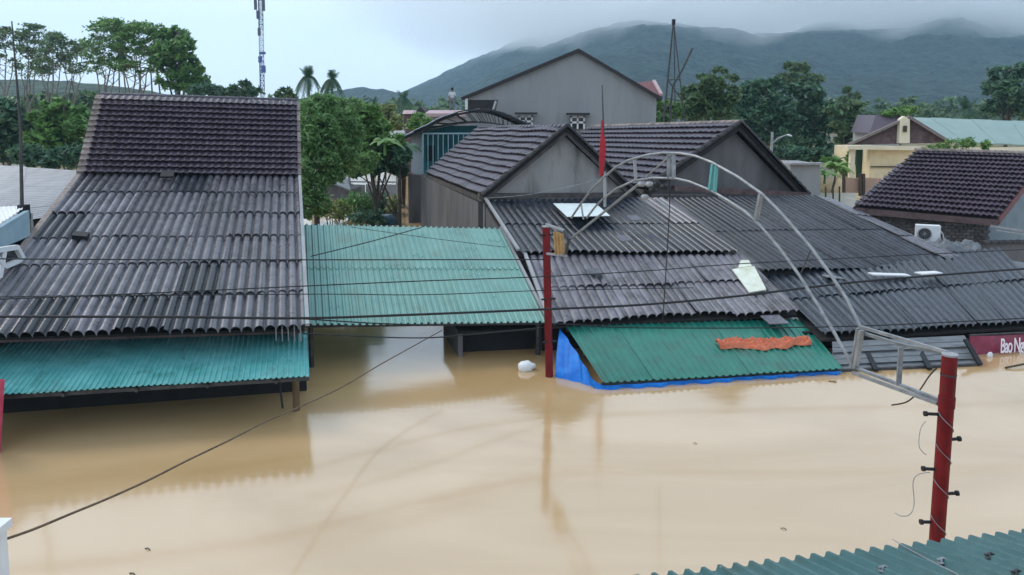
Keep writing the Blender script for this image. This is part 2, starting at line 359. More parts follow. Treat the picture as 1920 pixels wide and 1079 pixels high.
def tiles(parent, q, rows, cols, m, limit=300, order=None, jit=.006, sag=0.0):
    N = roof_normal(q); me = TILE.copy(); me.materials.append(m); lst = []; pl = loc_of(parent)
    for i in range(rows):
        for j in range(cols):
            a = bil(q, j / cols, i / rows); b_ = bil(q, (j + 1) / cols, i / rows); c = bil(q, j / cols, (i + 1) / rows)
            ph = math.sin(j * .7 + i * .3) * sag
            a = a + N * (.02 + random.uniform(-jit, jit) + ph); ex = b_ - a + N * (.02 + ph); ey = c - a + N * (.02 + ph)
            ez = N * (ex.length * 4.2)
            lst.append((a, ex, ey, ez.normalized()))
    key = order or (lambda t: t[0].y)
    lst.sort(key=key)
    for a, ex, ey, ez in lst[:limit]:
        o = bpy.data.objects.new('roof_tile', me); COL.objects.link(o); o.parent = parent
        rz = random.uniform(-.02, .02)
        ez2 = (ez + ex.normalized() * rz).normalized()
        mt = Matrix(((ex.x, ey.x, ez2.x, a.x - pl.x), (ex.y, ey.y, ez2.y, a.y - pl.y), (ex.z, ey.z, ez2.z, a.z - pl.z), (0, 0, 0, 1)))
        l_, r_, s_ = mt.decompose(); o.location = l_; o.rotation_mode = 'QUATERNION'; o.rotation_quaternion = r_; o.scale = s_
    if lst[limit:]:
        b = MB()
        for a, ex, ey, ez in lst[limit:]:
            b.add([a + ex * x + ey * y + ez * z for x, y, z in TV], TF)
        o = part('roof_tile', b, m, parent); o['kind'] = 'stuff'
def caps(parent, a, b, n, r, m, name='ridge_tile', N=None, over=.12):
    """half-round cap tiles laid along a ridge or verge"""
    a, b = Vector(a), Vector(b); d = (b - a) / n; dn = d.normalized(); side = dn.cross(N or Z).normalized(); up = side.cross(dn)
    for i in range(n):
        p = a + d * i - d * over; e = a + d * (i + 1); bb = MB(); vs = []; K = 6
        for k, (c, rr) in enumerate(((p, r * 1.1), (e, r * .92))):
            for t in range(K + 1):
                an = math.pi * t / K; vs.append(c + side * math.cos(an) * rr + up * (math.sin(an) * rr * .8 + random.uniform(0, .006)))
        bb.add(vs, [(t, t + 1, K + 2 + t, K + 1 + t) for t in range(K)], True)
        bb.add(vs[:K + 1], [tuple(range(K + 1))])
        part(name, bb, m, parent)
def deck(parent, q, m, th=.06, down=.06, name='roof_deck'):
    N = roof_normal(q); b = MB(); b.slab(*[p - N * down for p in q], th if (q[1] - q[0]).cross(q[3] - q[0]).z > 0 else -th)
    return part(name, b, m, parent)
def wall(parent, a, b, z0, z1a, z1b, th, m, name='wall'):
    """upright wall whose outer foot runs a->b; thickness goes to the left of the run"""
    a, b = Vector(a), Vector(b); d = (b - a); d.z = 0; n = Z.cross(d.normalized()) * th
    p = [Vector((a.x, a.y, z0)), Vector((b.x, b.y, z0)), Vector((b.x, b.y, z1b)), Vector((a.x, a.y, z1a))]
    w = MB(); w.prism(p, n); return part(name, w, m, parent)

# ------------------------------------------------------------------ left shop house
eL, eR, tR, tL = P(-75, 634, 11.6), P(571, 615, 12.7), P(558, 331, 19.9), P(157, 327, 18.2)
lh = thing('shop_house', 'shop house with tile roof above a long grey corrugated roof, left of the mint canopy', 'house', PZ(300, 770, 0))
sheets(lh, (eL, eR, tR, tL), 6, 7, 4, .06, M['fibro'], jit=.022, lift=.032, lip=.014, alt=(M['fibro_pale'], M['fibro_dark']))
deck(lh, (eL + VD * .25, eR + VD * .25, tR, tL), M['deck'], .05, .10)
tq = (P(157, 326, 18.1), P(558, 331, 19.8), P(556, 192, 21.7), P(192, 180, 19.8))
tiles(lh, tq, 14, 30, M['tile'], 300)
deck(lh, tq, M['deck'], .06, .03)
caps(lh, P(190, 179, 19.9), P(557, 190, 21.8), 26, .09, M['tile'])
for v in range(14):      # pale verge tiles down the left edge
    p, q_ = bil(tq, 0, v / 14), bil(tq, 0, (v + 1) / 14); N = roof_normal(tq); e = (tq[1] - tq[0]).normalized()
    b = MB(); b.slab(p - e * .15 + N * .09, p + e * .02 + N * .09, q_ + e * .02 + N * .05, q_ - e * .15 + N * .03, .05)
    part('verge_tile', b, M['tile_pale'], lh)
N = roof_normal(tq); e = (tq[1] - tq[0]).normalized()
for v in range(7):
    p, q_ = bil(tq, 1, v * 2 / 14), bil(tq, 1, (v * 2 + 1.9) / 14)
    b = MB(); b.slab(p + N * .08, p + e * .09 + N * .08, q_ + e * .09 + N * .05, q_ + N * .05, .05); part('verge_tile', b, M['tile_pale'], lh)
b = MB(); b.slab(P(300, 331, 18.2), P(325, 331, 18.3), P(327, 320, 18.5), P(303, 320, 18.4), .05); part('slipped_tile', b, M['tile_dark'], lh)
# raised vent hood on the corrugated roof
a_ = bil((eL, eR, tR, tL), .166, .475); N2 = roof_normal((eL, eR, tR, tL)); e2 = (eR - eL).normalized(); s2 = (tL - eL).normalized()
b = MB(); b.prism([a_ - e2 * .14 + N2 * .03, a_ + e2 * .14 + N2 * .03, a_ + e2 * .14 + N2 * .13, a_ - e2 * .14 + N2 * .16], s2 * .2); part('roof_vent', b, M['black'], lh)
# pale edging strip on the right verge of the corrugated roof
b = MB(); b.bar(eR + N2 * .06 + e2 * .05, tR + N2 * .06 + e2 * .05, .07, .05); part('verge_strip', b, M['palegrey'], lh)
b = MB(); b.bar(eL + N2 * .05 - e2 * .06, tL + N2 * .05 - e2 * .06, .12, .05); part('verge_strip', b, M['tile_pale'], lh)
fr = eR + VD * .5; fl = eL + VD * .5
b = MB(); b.bar(fl - Z * .17, fr - Z * .17, .08, .12); part('eave_beam', b, M['ledge_pink'], lh)
wall(lh, eR + VD * .6 - UD * .12, tR + VD * 2.4 - UD * .12, -2.6, eR.z - .1, tR.z + .1, .15, M['plaster_dark'])
wall(lh, tL + VD * 2.4 + UD * .1, eL + VD * .6 + UD * .1, -2.6, tL.z + .1, eL.z - .1, .15, M['plaster_dark'])
wall(lh, tR + VD * 2.6, tL + VD * 2.6, -2.6, 5.0, 5.0, .15, M['plaster_dark'])
wall(lh, eL + VD * .45, eR + VD * .45, -2.6, .9, .86, .12, M['dark'], 'shop_front_shade')  # near-black panel standing in for the shade inside the open shop
# teal awning over the shop front
aq = (P(-250, 757, 10.55), P(580, 707, 11.75), P(577, 622, 13.5), P(-122, 646, 12.5))
aw = MB(); aw.bar(aq[0] + VD * .1 - Z * .06, aq[1] + VD * .1 - Z * .06, .05, .06); aw.bar(aq[3] - Z * .05, aq[2] - Z * .05, .05, .06)
for k in range(6): aw.bar(bil(aq, (k + .5) / 6, 0) - Z * .06, bil(aq, (k + .5) / 6, 1) - Z * .06, .04, .05)
awn = part('awning', aw, M['steel_dark'], lh)
sheets(awn, aq, 1, 6, 12, .02, M['teal'], 'awning_sheet', trap=True, seg=10, jit=.006, lift=.01, lip=.01)
pa = PZ(556, 770, 0); b = MB(); b.tube([(pa.x, pa.y, -2.6), (pa.x, pa.y, .78)], .06, 8); part('post', b, M['brown'], lh)
b = MB(); b.tube([P(525, 700, 12.1), P(526, 735, 12.0), P(530, 766, 12.0)], .018, 6); part('drain_pipe', b, M['black'], lh)
b = MB()
for k in range(5):
    x = 517 + k * 11.5; b.tube([P(x, 611, 12.7), P(x + 1, 640, 12.75)], .012, 5)
part('stay_rod', b, M['palegrey'], lh)

# ------------------------------------------------------------------ mint green canopy between the houses
gq = (P(568, 612, 14.2), P(1023, 606, 15.0), P(936, 430, 19.4), P(563, 422, 18.2))
gc = thing('yard_canopy', 'mint green ribbed steel canopy roof spanning the flooded yard between two houses', 'canopy', PZ(790, 700, 0))
sheets(gc, gq, 2, 6, 6, .042, M['mint'], trap=True, seg=10, jit=.006, lift=.012, lip=.01, vbreaks=[0, .52, 1])
b = MB()
for v in (.03, .35, .68, .97): b.bar(bil(gq, 0, v) - Z * .06, bil(gq, 1, v) - Z * .06, .06, .08)
part('purlin', b, M['steel_dark'], gc)
for u, v in ((.03, .05), (.98, .05), (.03, .95), (.98, .95)):
    p = bil(gq, u, v); b = MB(); b.tube([(p.x, p.y, -2.6), (p.x, p.y, p.z - .08)], .05, 8); part('post', b, M['steel_dark'], gc)
b = MB(); b.bar(gq[1] + UD * .05 + Z * .05, gq[2] + UD * .05 + Z * .05, .07, .06); part('edge_trim', b, M['palegrey'], gc)
# store cabin under the right side of the canopy, its front coloured as shade
c0, c1 = PZ(872, 690, 0), PZ(1030, 682, 0)
st = thing('store_shed', 'dark store shed standing in the shadow under the mint green canopy', 'shed', (c0 + c1) / 2)
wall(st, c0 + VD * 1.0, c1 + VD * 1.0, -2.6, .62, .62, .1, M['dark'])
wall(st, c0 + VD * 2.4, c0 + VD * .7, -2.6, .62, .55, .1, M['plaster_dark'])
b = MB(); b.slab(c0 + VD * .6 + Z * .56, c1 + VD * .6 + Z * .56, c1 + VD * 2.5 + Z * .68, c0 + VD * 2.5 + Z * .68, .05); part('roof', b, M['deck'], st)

# ------------------------------------------------------------------ middle gable house
mh = thing('gable_house', 'tiled house with light grey plaster gable behind the red flag', 'house', P(1062, 372, 22) * 1)
mh.location.z = 0
gf = {'l': P(905, 367, 21.2), 'p': P(1063, 238, 22.2), 'r': P(1196, 366, 22.4)}
back = P(898, 240, 33) - gf['p']; backE = P(800, 325, 32) - gf['l']
q1 = (gf['l'] + backE, gf['l'], gf['p'], gf['p'] + back)
tiles(mh, q1, 11, 30, M['tile'], 300, jit=.008, sag=.02)
deck(mh, q1, M['deck'], .08, .02)
q2 = (gf['r'], gf['r'] + back, gf['p'] + back, gf['p']); deck(mh, q2, M['deck'], .08, .0)
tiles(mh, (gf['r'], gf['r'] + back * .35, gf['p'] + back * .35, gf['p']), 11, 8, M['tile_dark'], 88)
caps(mh, gf['p'], gf['p'] + back, 30, .11, M['tile'])
fwd = -VD
caps(mh, gf['l'] + Z * .02, gf['p'] + Z * .02, 13, .10, M['tile_dark'], 'verge_tile')
caps(mh, gf['r'] + Z * .02, gf['p'] + Z * .02, 12, .10, M['tile_dark'], 'verge_tile')
for s in ('l', 'r'):
    b = MB(); b.bar(gf[s] - Z * .16 + VD * .06, gf['p'] - Z * .16 + VD * .06, .05, .14); part('barge_board', b, M['ledge'], mh)
wl0, wr0, wp = gf['l'] + VD * .3 + UD * .12, gf['r'] + VD * .3 - UD * .1, gf['p'] + VD * .3 - Z * .25
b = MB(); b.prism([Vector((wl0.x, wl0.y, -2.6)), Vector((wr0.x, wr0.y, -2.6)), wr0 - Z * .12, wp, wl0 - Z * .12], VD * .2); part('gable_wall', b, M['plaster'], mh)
b = MB(); b.bar(wl0 - VD * .12 - Z * .02 - UD * .2, wr0 - VD * .12 - Z * .02 + UD * .3, .26, .12); part('ledge', b, M['ledge'], mh)
b = MB(); b.bar(wl0 - VD * .22 - Z * .16 - UD * .1, wr0 - VD * .22 - Z * .16 + UD * .3, .05, .04); part('ledge_pipe', b, M['palegrey'], mh)
sw0, sw1 = gf['l'] + UD * .18 + VD * .5, gf['l'] + backE + UD * .15 + VD * 1.5
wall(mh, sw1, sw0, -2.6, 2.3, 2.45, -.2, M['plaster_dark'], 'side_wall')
for t in (.12, .8, 1.0):
    p = sw0.lerp(sw1, t); b = MB(); b.box((p.x - .03, p.y, -.1), (.16, .3, 4.9), UD); part('pilaster', b, M['plaster_dark'], mh)
b = MB(); b.bar(gf['l'] - Z * .12, gf['l'] + backE - Z * .12, .08, .14); part('eave_board', b, M['ledge'], mh)
# corrugated lean-to in front of it
r1 = (P(972, 475, 17.8), P(1387, 474, 18.95), P(1241, 372, 22.3), P(910, 377, 21.2))
sheets(mh, r1, 2, 7, 4, .044, M['fibro_dark'], jit=.018, lift=.022, alt=(M['fibro_dark'], M['fibro']))
r2 = (P(1030, 606, 14.95), P(1497, 585, 16.25), P(1392, 480, 18.9), P(984, 481, 17.85))
sheets(mh, r2, 2, 7, 4, .044, M['fibro_pale'], jit=.035, lift=.035, alt=(M['fibro'], M['fibro_dark']))
for q in (r1, r2): deck(mh, q, M['deck'], .05, .09)
b = MB(); b.bar(r1[0] + Z * .08, r1[3] + Z * .08, .08, .06); b.bar(r2[0] + Z * .08, r2[3] + Z * .08, .08, .06); part('verge_strip', b, M['palegrey'], mh)
wall(mh, r2[0] + VD * .5, r2[1] + VD * .5, -2.6, r2[0].z - .05, r2[1].z - .05, .12, M['dark'], 'shop_front_shade')  # black panel painting the shade below this eave
wall(mh, r1[3] - VD * .1, r2[0] + VD * .5, -2.6, r1[3].z - .15, r2[0].z - .12, .12, M['plaster_dark'])
nr = roof_normal(r1)
sk = (bil(r1, .385, .58), bil(r1, .675, .58), bil(r1, .62, .86), bil(r1, .33, .86))
b = MB(); b.slab(*[p + nr * .07 for p in (P(1063, 411, 19.6), P(1143, 409, 19.9), P(1116, 386, 21.1), P(1037, 386, 20.9))], .015); part('skylight_sheet', b, M['plastic'], mh)
# dark flashing between the two lower roofs
b = MB(); b.slab(P(1388, 497, 18.35), P(1434, 505, 18.75), P(1263, 374, 22.3), P(1238, 374, 22.2), .06); part('valley_flashing', b, M['plaster_dark'], mh)
b = MB(); b.bar(P(1230, 374, 22.0), P(1262, 398, 21.4), .08, .06); part('flashing_cap', b, M['palegrey'], mh)
for k, (x, y) in enumerate(((1195, 413), (1176, 452), (1330, 560), (1120, 515))):
    b = MB(); D = {413: 19.5, 452: 18.3, 560: 16.6, 515: 16.9}[y]
    p = P(x, y, D); b.slab(p + UD * -.16, p + UD * .16, p + UD * .1 + VD * .3 + Z * .09, p - UD * .2 + VD * .3 + Z * .09, .012)
    part('patch', b, M['fibro_pale'], mh)

# ------------------------------------------------------------------ right gable house
rh = thing('gable_house', 'tiled house with dark grey gable, between red flag and street lamp', 'house', P(1390, 372, 24.5))
rh.location.z = 0
hf = {'l': P(1213, 352, 23.2), 'p': P(1388, 230, 24.5), 'r': P(1514, 364, 25.1)}
bk = P(1110, 238, 36) - hf['p']
h1 = (hf['l'] + bk, hf['l'], hf['p'], hf['p'] + bk)
tiles(rh, h1, 11, 34, M['tile'], 300, order=lambda t: t[0].y, jit=.006)
deck(rh, h1, M['deck'], .08, .02)
h2 = (hf['r'], hf['r'] + bk, hf['p'] + bk, hf['p']); deck(rh, h2, M['deck'], .08, 0)
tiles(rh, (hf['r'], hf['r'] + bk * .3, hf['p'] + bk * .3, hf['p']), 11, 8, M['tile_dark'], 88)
caps(rh, hf['p'], hf['p'] + bk, 32, .11, M['tile_pale'])
caps(rh, hf['l'], hf['p'], 13, .11, M['tile_dark'], 'verge_tile'); caps(rh, hf['r'], hf['p'], 14, .12, M['tile_dark'], 'verge_tile')
for s in ('l', 'r'):
    b = MB(); b.bar(hf[s] - Z * .17 + VD * .06, hf['p'] - Z * .17 + VD * .06, .05, .16); part('barge_board', b, M['tile_dark'], rh)
vl, vr, vp = hf['l'] + VD * .35 + UD * .15, hf['r'] + VD * .35 - UD * .15, hf['p'] + VD * .35 - Z * .3
b = MB(); b.prism([Vector((vl.x, vl.y, -2.6)), Vector((vr.x, vr.y, -2.6)), vr - Z * .12, vp, vl - Z * .15], VD * .2); part('gable_wall', b, M['plaster_dark'], rh)  # lower light on this gable is put into its darker plaster colour
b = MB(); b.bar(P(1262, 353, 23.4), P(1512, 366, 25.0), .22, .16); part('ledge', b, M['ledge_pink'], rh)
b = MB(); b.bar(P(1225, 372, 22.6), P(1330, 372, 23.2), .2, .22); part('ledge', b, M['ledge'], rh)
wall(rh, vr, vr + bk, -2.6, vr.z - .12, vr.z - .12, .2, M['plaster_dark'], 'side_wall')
u1 = (P(1434, 508, 18.9), P(1788, 503, 20.2), P(1528, 368, 24.3), P(1243, 371, 22.6))
sheets(rh, u1, 2, 7, 4, .044, M['fibro_dark'], jit=.02, lift=.022)
u2 = (P(1540, 630, 15.0), P(1995, 603, 16.3), P(1872, 466, 21.5), P(1425, 510, 19.4))
sheets(rh, u2, 2, 8, 4, .044, M['fibro_dark'], jit=.022, lift=.03)
u3 = (P(1772, 488, 20.5), P(1800, 483, 20.7), P(1560, 374, 25.0), P(1525, 366, 24.4))
sheets(rh, u3, 3, 1, 3, .022, M['fibro'], jit=.02, lift=.035)
for q in (u1, u2): deck(rh, q, M['deck'], .05, .09)
wall(rh, u2[0] + VD * .5, u2[1] + VD * .5, -2.6, u2[0].z - .08, u2[1].z - .08, .12, M['dark'], 'shop_front_shade')  # shade under the right eave, painted as a near-black panel
for a_, c_ in (((1633, 514), (1702, 516)), ((1548, 518), (1580, 522)), ((1722, 513), (1760, 511))):
    b = MB(); b.bar(P(*a_, 18.6), P(*c_, 18.8), .25, .03); part('packing_board', b, M['white'] if a_[0] > 1600 else M['palegrey'], rh)
def onp(px, py, q, off):
    n_ = roof_normal(q); o_ = Vector((0, 0, H)); d = P(px, py, 10) - o_; return o_ + d * ((q[0] + n_ * off - o_).dot(n_) / d.dot(n_))
b = MB(); b.slab(onp(1405, 548, r2, .12), onp(1437, 543, r2, .14), onp(1414, 499, r2, .2), onp(1373, 505, r2, .14), .03)
wb = part('loose_board', b, M['paperboard']); tag(wb, 'stained white board lying loose on the grey corrugated roof', 'board')
b = MB(); b.slab(onp(1384, 502, r2, .17), onp(1410, 499, r2, .2), onp(1404, 488, r2, .24), onp(1389, 488, r2, .2), .03)
part('corner', b, M['paperboard'], wb)
b = MB(); b.slab(P(1443, 608, 15.4), P(1480, 606, 15.5), P(1460, 590, 16.0), P(1425, 592, 15.9), .02)
tag(part('loose_sheet', b, M['fibro_pale']), 'broken grey sheet slipped over the eave above the orange tarpaulin', 'roof sheet')
# half sunk grey tin awning of the right house
t1 = (PZ(1560, 698, .0), PZ(1835, 686, .0), P(1808, 630, 15.4), P(1560, 642, 14.95))
sa = thing('sunken_awning', 'half sunken grey tin awning at the waterline beside the burgundy banner', 'awning', (t1[0] + t1[1]) / 2)
for k in range(5):
    qa = (bil(t1, 0, k / 5 - .02), bil(t1, 1, k / 5 - .02), bil(t1, 1, (k + 1) / 5), bil(t1, 0, (k + 1) / 5))
    n_ = roof_normal(qa) * (.02 + .012 * (k % 2)); b = MB(); b.slab(qa[0] + n_ * 1.6, qa[1] + n_ * 1.6, qa[2] + n_ * .6, qa[3] + n_ * .6, .012); part('tin_sheet', b, M['greysheet'], sa)
for x0, y0, x1, y1 in ((1618, 648, 1643, 695), (1722, 655, 1743, 692), (1810, 640, 1838, 684)):
    b = MB(); b.bar(P(x0, y0, 15.0) + Z * .03, PZ(x1, y1, .04), .09, .05); part('batten', b, M['black'], sa)
b = MB(); b.bar(t1[0] + Z * .02, t1[1] + Z * .02, .06, .06); part('edge_bar', b, M['steel_dark'], sa)

# burgundy banner
bn = thing('shop_banner', 'burgundy vinyl banner with white script lettering hanging at the water surface', 'banner', PZ(1880, 678, 0))
A_, B_, C_, D_ = P(1826, 674, 15.1), P(1990, 664, 15.7), P(1990, 622, 15.8), P(1818, 630, 15.2)
b = MB(); nx, ny = 16, 5
for th in (0, .02):
    vs = []
    for j in range(ny + 1):
        for i in range(nx + 1):
            u, v = i / nx, j / ny; vs.append(bil((A_, B_, C_, D_), u, v) + VD * (th + .025 * math.sin(u * 9 + v * 3) * (1 - v * .3)) - Z * .03 * math.sin(u * math.pi))
    b.add(vs, [(j * (nx + 1) + i, j * (nx + 1) + i + 1, (j + 1) * (nx + 1) + i + 1, (j + 1) * (nx + 1) + i) for j in range(ny) for i in range(nx)], True)
part('cloth', b, M['burgundy'], bn)
fc = bpy.data.curves.new('lettering', 'FONT'); fc.body = 'Bao Ng\u1ecdc'; fc.size = .42; fc.shear = .35; fc.extrude = .003; fc.space_character = .86; fc.offset = .004
fc.materials.append(M['lettering'])
fo = bpy.data.objects.new('lettering', fc); COL.objects.link(fo); fo.parent = bn
pp = P(1872, 661, 15.18) - VD * .04; fo.location = pp - bn.location
ex = (B_ - A_).normalized(); ey = (D_ - A_).normalized(); ez = ex.cross(ey).normalized(); ey = ez.cross(ex)
fo.rotation_euler = Matrix((ex, ey, ez)).transposed().to_euler()
dg = bpy.context.evaluated_depsgraph_get(); fm = bpy.data.meshes.new_from_object(fo.evaluated_get(dg)); fl_, fr_ = Vector(fo.location), fo.rotation_euler.copy()
bpy.data.objects.remove(fo); bpy.data.curves.remove(fc); fm.name = 'lettering'; fm.materials.clear()
fo = link('lettering', fm, M['lettering'], bn); fo.location = fl_; fo.rotation_euler = fr_; fo.scale = (.55, 1, 1)
b = MB(); vs = [P(1882, 672, 15.15), P(1900, 670, 15.2), P(1912, 664, 15.25), P(1900, 668, 15.2)]; b.prism([v - VD * .045 for v in vs], -VD * .006); part('swash', b, M['lettering'], bn)
b = MB(); b.lathe(P(1852, 666, 15.1) - VD * .05, [(0, .02), (.05, .015), (.085, 0), (.04, .0)], 10, -VD); part('cup_print', b, M['white'], bn)
b = MB(); b.bar(P(1818, 629, 15.2), P(1990, 621, 15.8), .03, .03); part('top_rail', b, M['steel_dark'], bn)

# ------------------------------------------------------------------ dark green awning, blue and orange tarpaulins
ga = (P(1130, 720, 13.2), P(1578, 692, 14.05), P(1502, 599, 16.3), P(1060, 612, 15.1))
gw = thing('stall_awning', 'dark green ribbed steel awning just above the water with a blue tarpaulin under its edge', 'awning', PZ(1350, 715, 0))
sheets(gw, ga, 1, 5, 7, .028, M['green'], 'awning_sheet', trap=True, seg=10, jit=.008, lift=.01, lip=.01)
b = MB()
for v in (.03, .5, .97): b.bar(bil(ga, 0, v) - Z * .05, bil(ga, 1, v) - Z * .05, .05, .06)
part('frame', b, M['steel_dark'], gw)
for u in (.04, .96):
    p = bil(ga, u, .06); b = MB(); b.tube([(p.x, p.y, -2.6), (p.x, p.y, p.z - .06)], .04, 8); part('post', b, M['steel_dark'], gw)
bt = MB(); top = [bil(ga, -.02, 1 - k / 14) - Z * .03 for k in range(14)] + [bil(ga, k / 40, -.015) - Z * .02 for k in range(41)]
bot = [Vector(p) for p in (PZ(1040, 717, -.06), PZ(1131, 739, -.06), PZ(1572, 706, -.06))]
rows = []
for r_ in range(7):
    row = []
    for i, p in enumerate(top):
        if i < 14: t = i / 13; f = bot[0].lerp(bot[1], t)
        else: t = (i - 14) / 40; f = bot[1].lerp(bot[2], t)
        w = r_ / 6; o = (UD * -1 if i < 14 else -VD) * (.05 * math.sin(i * 1.7) + .03 * math.sin(i * .6 + 1)) * math.sin(math.pi * min(1, w * .9 + .1))
        row.append(p.lerp(f, w) + o)
    rows.append(row)
n_ = len(top); bt.add([p for r_ in rows for p in r_], [(j * n_ + i, j * n_ + i + 1, (j + 1) * n_ + i + 1, (j + 1) * n_ + i) for j in range(6) for i in range(n_ - 1)], True)
solo('tarpaulin', bt, M['blue'], 'bright blue tarpaulin hanging into the water round the dark green awning', 'tarpaulin')
bt = MB(); nx, ny = 110, 22; vs = []
for j in range(ny + 1):
    for i in range(nx + 1):
        u, v = i / nx, j / ny
        px = 1340 + u * 190; yb = 651 - 6 * math.sin(u * 7) * .4; yt = 628 + 4 * math.sin(u * 5 + 1)
        D = 15.0 - .62 * v + .32 * u + .35
        base = bil(ga, .55 + .40 * u, .40 + .15 * (1 - v) + .03 * math.sin(u * 7 + v) + .03 * noise.noise(Vector((u * 8, v, 2))))
        hh = .06 + .26 * (1 - abs(noise.noise(Vector((u * 5, v * 3.2 + u * 3, 1)))) * 2) ** 2 * .6 + .16 * abs(noise.noise(Vector((u * 16, v * 6, 4)))) + .05 * noise.noise(Vector((u * 40, v * 9, 7)))
        hh *= min(1, 6 * v * (1 - v) * 2 + .15)
        vs.append(base + Z * (hh * .45 + .03))
bt.add(vs, [(j * (nx + 1) + i, j * (nx + 1) + i + 1, (j + 1) * (nx + 1) + i + 1, (j + 1) * (nx + 1) + i) for j in range(ny) for i in range(nx)], True)
solo('tarpaulin', bt, M['orange'], 'crumpled orange tarpaulin strip lying on the dark green awning', 'tarpaulin')

# ------------------------------------------------------------------ gate: two red posts joined by an arched truss
gl, gr_ = PZ(1030, 706, 0), P(1772, 760, 6.85); gd = gr_ - gl; gd.z = 0; gn = Z.cross(gd.normalized())
def G(px, py, off=0.0):
    x = (px - 960) / F; y = -(py - CYP) / F; d = Vector((x, CP + y * SP, -SP + y * CP)); o = Vector((0, 0, H))
    t = (gl + gn * off - o).dot(gn) / d.dot(gn); return o + d * t
gate = thing('street_gate', 'arched street gate of two dark red posts joined by a bent galvanised pipe truss', 'gate', gl)
tp = P(1024, 426, 14.2); b = MB(); ln = (gl - tp) / (tp.z - gl.z); b.tube([gl + ln * 2.6, gl, tp], .075, 14); po = part('post', b, M['red'], gate)
b = MB(); b.tube([tp + Z * .0, tp + Z * .02], .088, 14); part('cap', b, M['palegrey'], po)
tp2 = P(1781, 667, 6.8); bt2 = P(1757, 1005, 6.8); ln = (bt2 - tp2) / (tp2.z - bt2.z)
b = MB(); b.tube([tp2 + ln * (tp2.z + 2.6), bt2, tp2], .068, 16); po2 = part('post', b, M['red'], gate)
b = MB(); b.tube([tp2, tp2 + Z * .018], .071, 16); part('cap', b, M['palegrey'], po2)
def on2(y): t = (y - 667) / (1005 - 667); return tp2.lerp(bt2, t)
for x0, y0, x1 in ((1734, 776, 1756), (1800, 823, 1776), (1730, 879, 1752), (1796, 925, 1772), (1726, 979, 1748)):
    c = on2(y0); q = P(x0, y0, 6.8); d = (q - c).normalized()
    b = MB(); b.tube([c + d * .07, c + d * .07 + d * (q - c - d * .07).length], .016, 8); b.tube([q - d * .02, q + d * .005], .026, 8); part('step_peg', b, M['black'], po2)
b = MB(); b.tube([on2(742), on2(762)], .0745, 16); part('collar', b, M['red'], po2)
b = MB(); b.tube([on2(700), on2(703)], .071, 16); part('wire_band', b, M['steel_dark'], po2)
for y0 in (790, 850, 915, 985):     # wire wound round the post
    b = MB(); c = on2(y0); pts = []
    for k in range(13):
        an = math.pi * (k / 12) ; pts.append(on2(y0 - 20 + 40 * k / 12) + Vector((-math.cos(an) * .073, -math.sin(an) * .073, 0)))
    b.tube(pts, .004, 5); part('wire', b, M['steel'], po2)
for y0 in (440, 560, 640):
    c = tp.lerp(gl, (y0 - 426) / 280); b = MB(); b.tube([c + UD * -.14 - VD * .05, c + UD * .14 - VD * .05], .02, 6); part('step_peg', b, M['black'], po)
def chord(pts, off, r, m, name): b = MB(); b.tube([G(x, y, off) for x, y in pts], r, 8); return part(name, b, m, gate)
up = [(1071, 409), (1088, 384), (1109, 356), (1132, 333), (1156, 313), (1178, 301), (1213, 291), (1245, 287), (1276, 288), (1304, 293), (1335, 305), (1382, 331), (1429, 364), (1460, 395), (1484, 422), (1520, 464), (1556, 513), (1587, 560), (1613, 613)]
lo_ = [(1100, 409), (1116, 388), (1133, 371), (1156, 354), (1189, 339), (1225, 334), (1267, 335), (1293, 341), (1332, 357), (1366, 377), (1397, 397), (1423, 421), (1465, 470), (1498, 516), (1534, 573), (1562, 620), (1594, 678)]
chord(up, 0, .019, M['steel'], 'arch_pipe'); chord(lo_, 0, .018, M['steel'], 'arch_pipe')
chord([(1069, 449), (1140, 392), (1202, 342)], .1, .022, M['steel'], 'brace')
for (a_, c_, mm, w) in (((1190, 300), (1192, 338), 'palegrey', .05), ((1254, 288), (1254, 335), 'steel', .06), ((1263, 288), (1263, 335), 'steel', .06), ((1263, 286), (1212, 332), 'steel', .03),
                        ((1338, 308), (1332, 356), 'teal', .07), ((1344, 310), (1340, 360), 'teal', .05), ((1427, 364), (1418, 412), 'steel', .07), ((1615, 620), (1604, 690), 'steel', .07), ((1609, 616), (1597, 690), 'steel', .05),
                        ((1689, 652), (1685, 722), 'steel', .05), ((1090, 385), (1094, 412), 'steel', .03), ((1134, 332), (1136, 372), 'palegrey', .04), ((1520, 470), (1502, 512), 'steel_dark', .015)):
    b = MB(); b.bar(G(*a_), G(*c_), w * .9, w * .5); part('strut', b, M[mm], gate)
for a_, c_, o_ in (((1613, 613), (1778, 662), 0), ((1622, 626), (1700, 650), .05), ((1680, 645), (1768, 662), .05), ((1594, 686), (1760, 750), 0), ((1598, 699), (1758, 757), -.05)):
    b = MB(); b.bar(G(*a_, o_), G(*c_, o_), .035, .03); part('arm', b, M['steel'], gate)
# bracket of the arch at the far post: rails with orange slats
for a_, c_ in (((1024, 421), (1058, 433)), ((1026, 476), (1062, 480)), ((1066, 450), (1060, 480)), ((1058, 433), (1067, 450))):
    b = MB(); b.bar(G(*a_), G(*c_), .04, .04); part('bracket_bar', b, M['steel_dark'] if a_[0] > 1050 else M['palegrey'], gate)
for x in (1041, 1047, 1053):
    b = MB(); b.bar(G(x, 434 + (x - 1041) * .3), G(x + 3, 478), .07, .03); part('slat', b, M['slat'], gate)
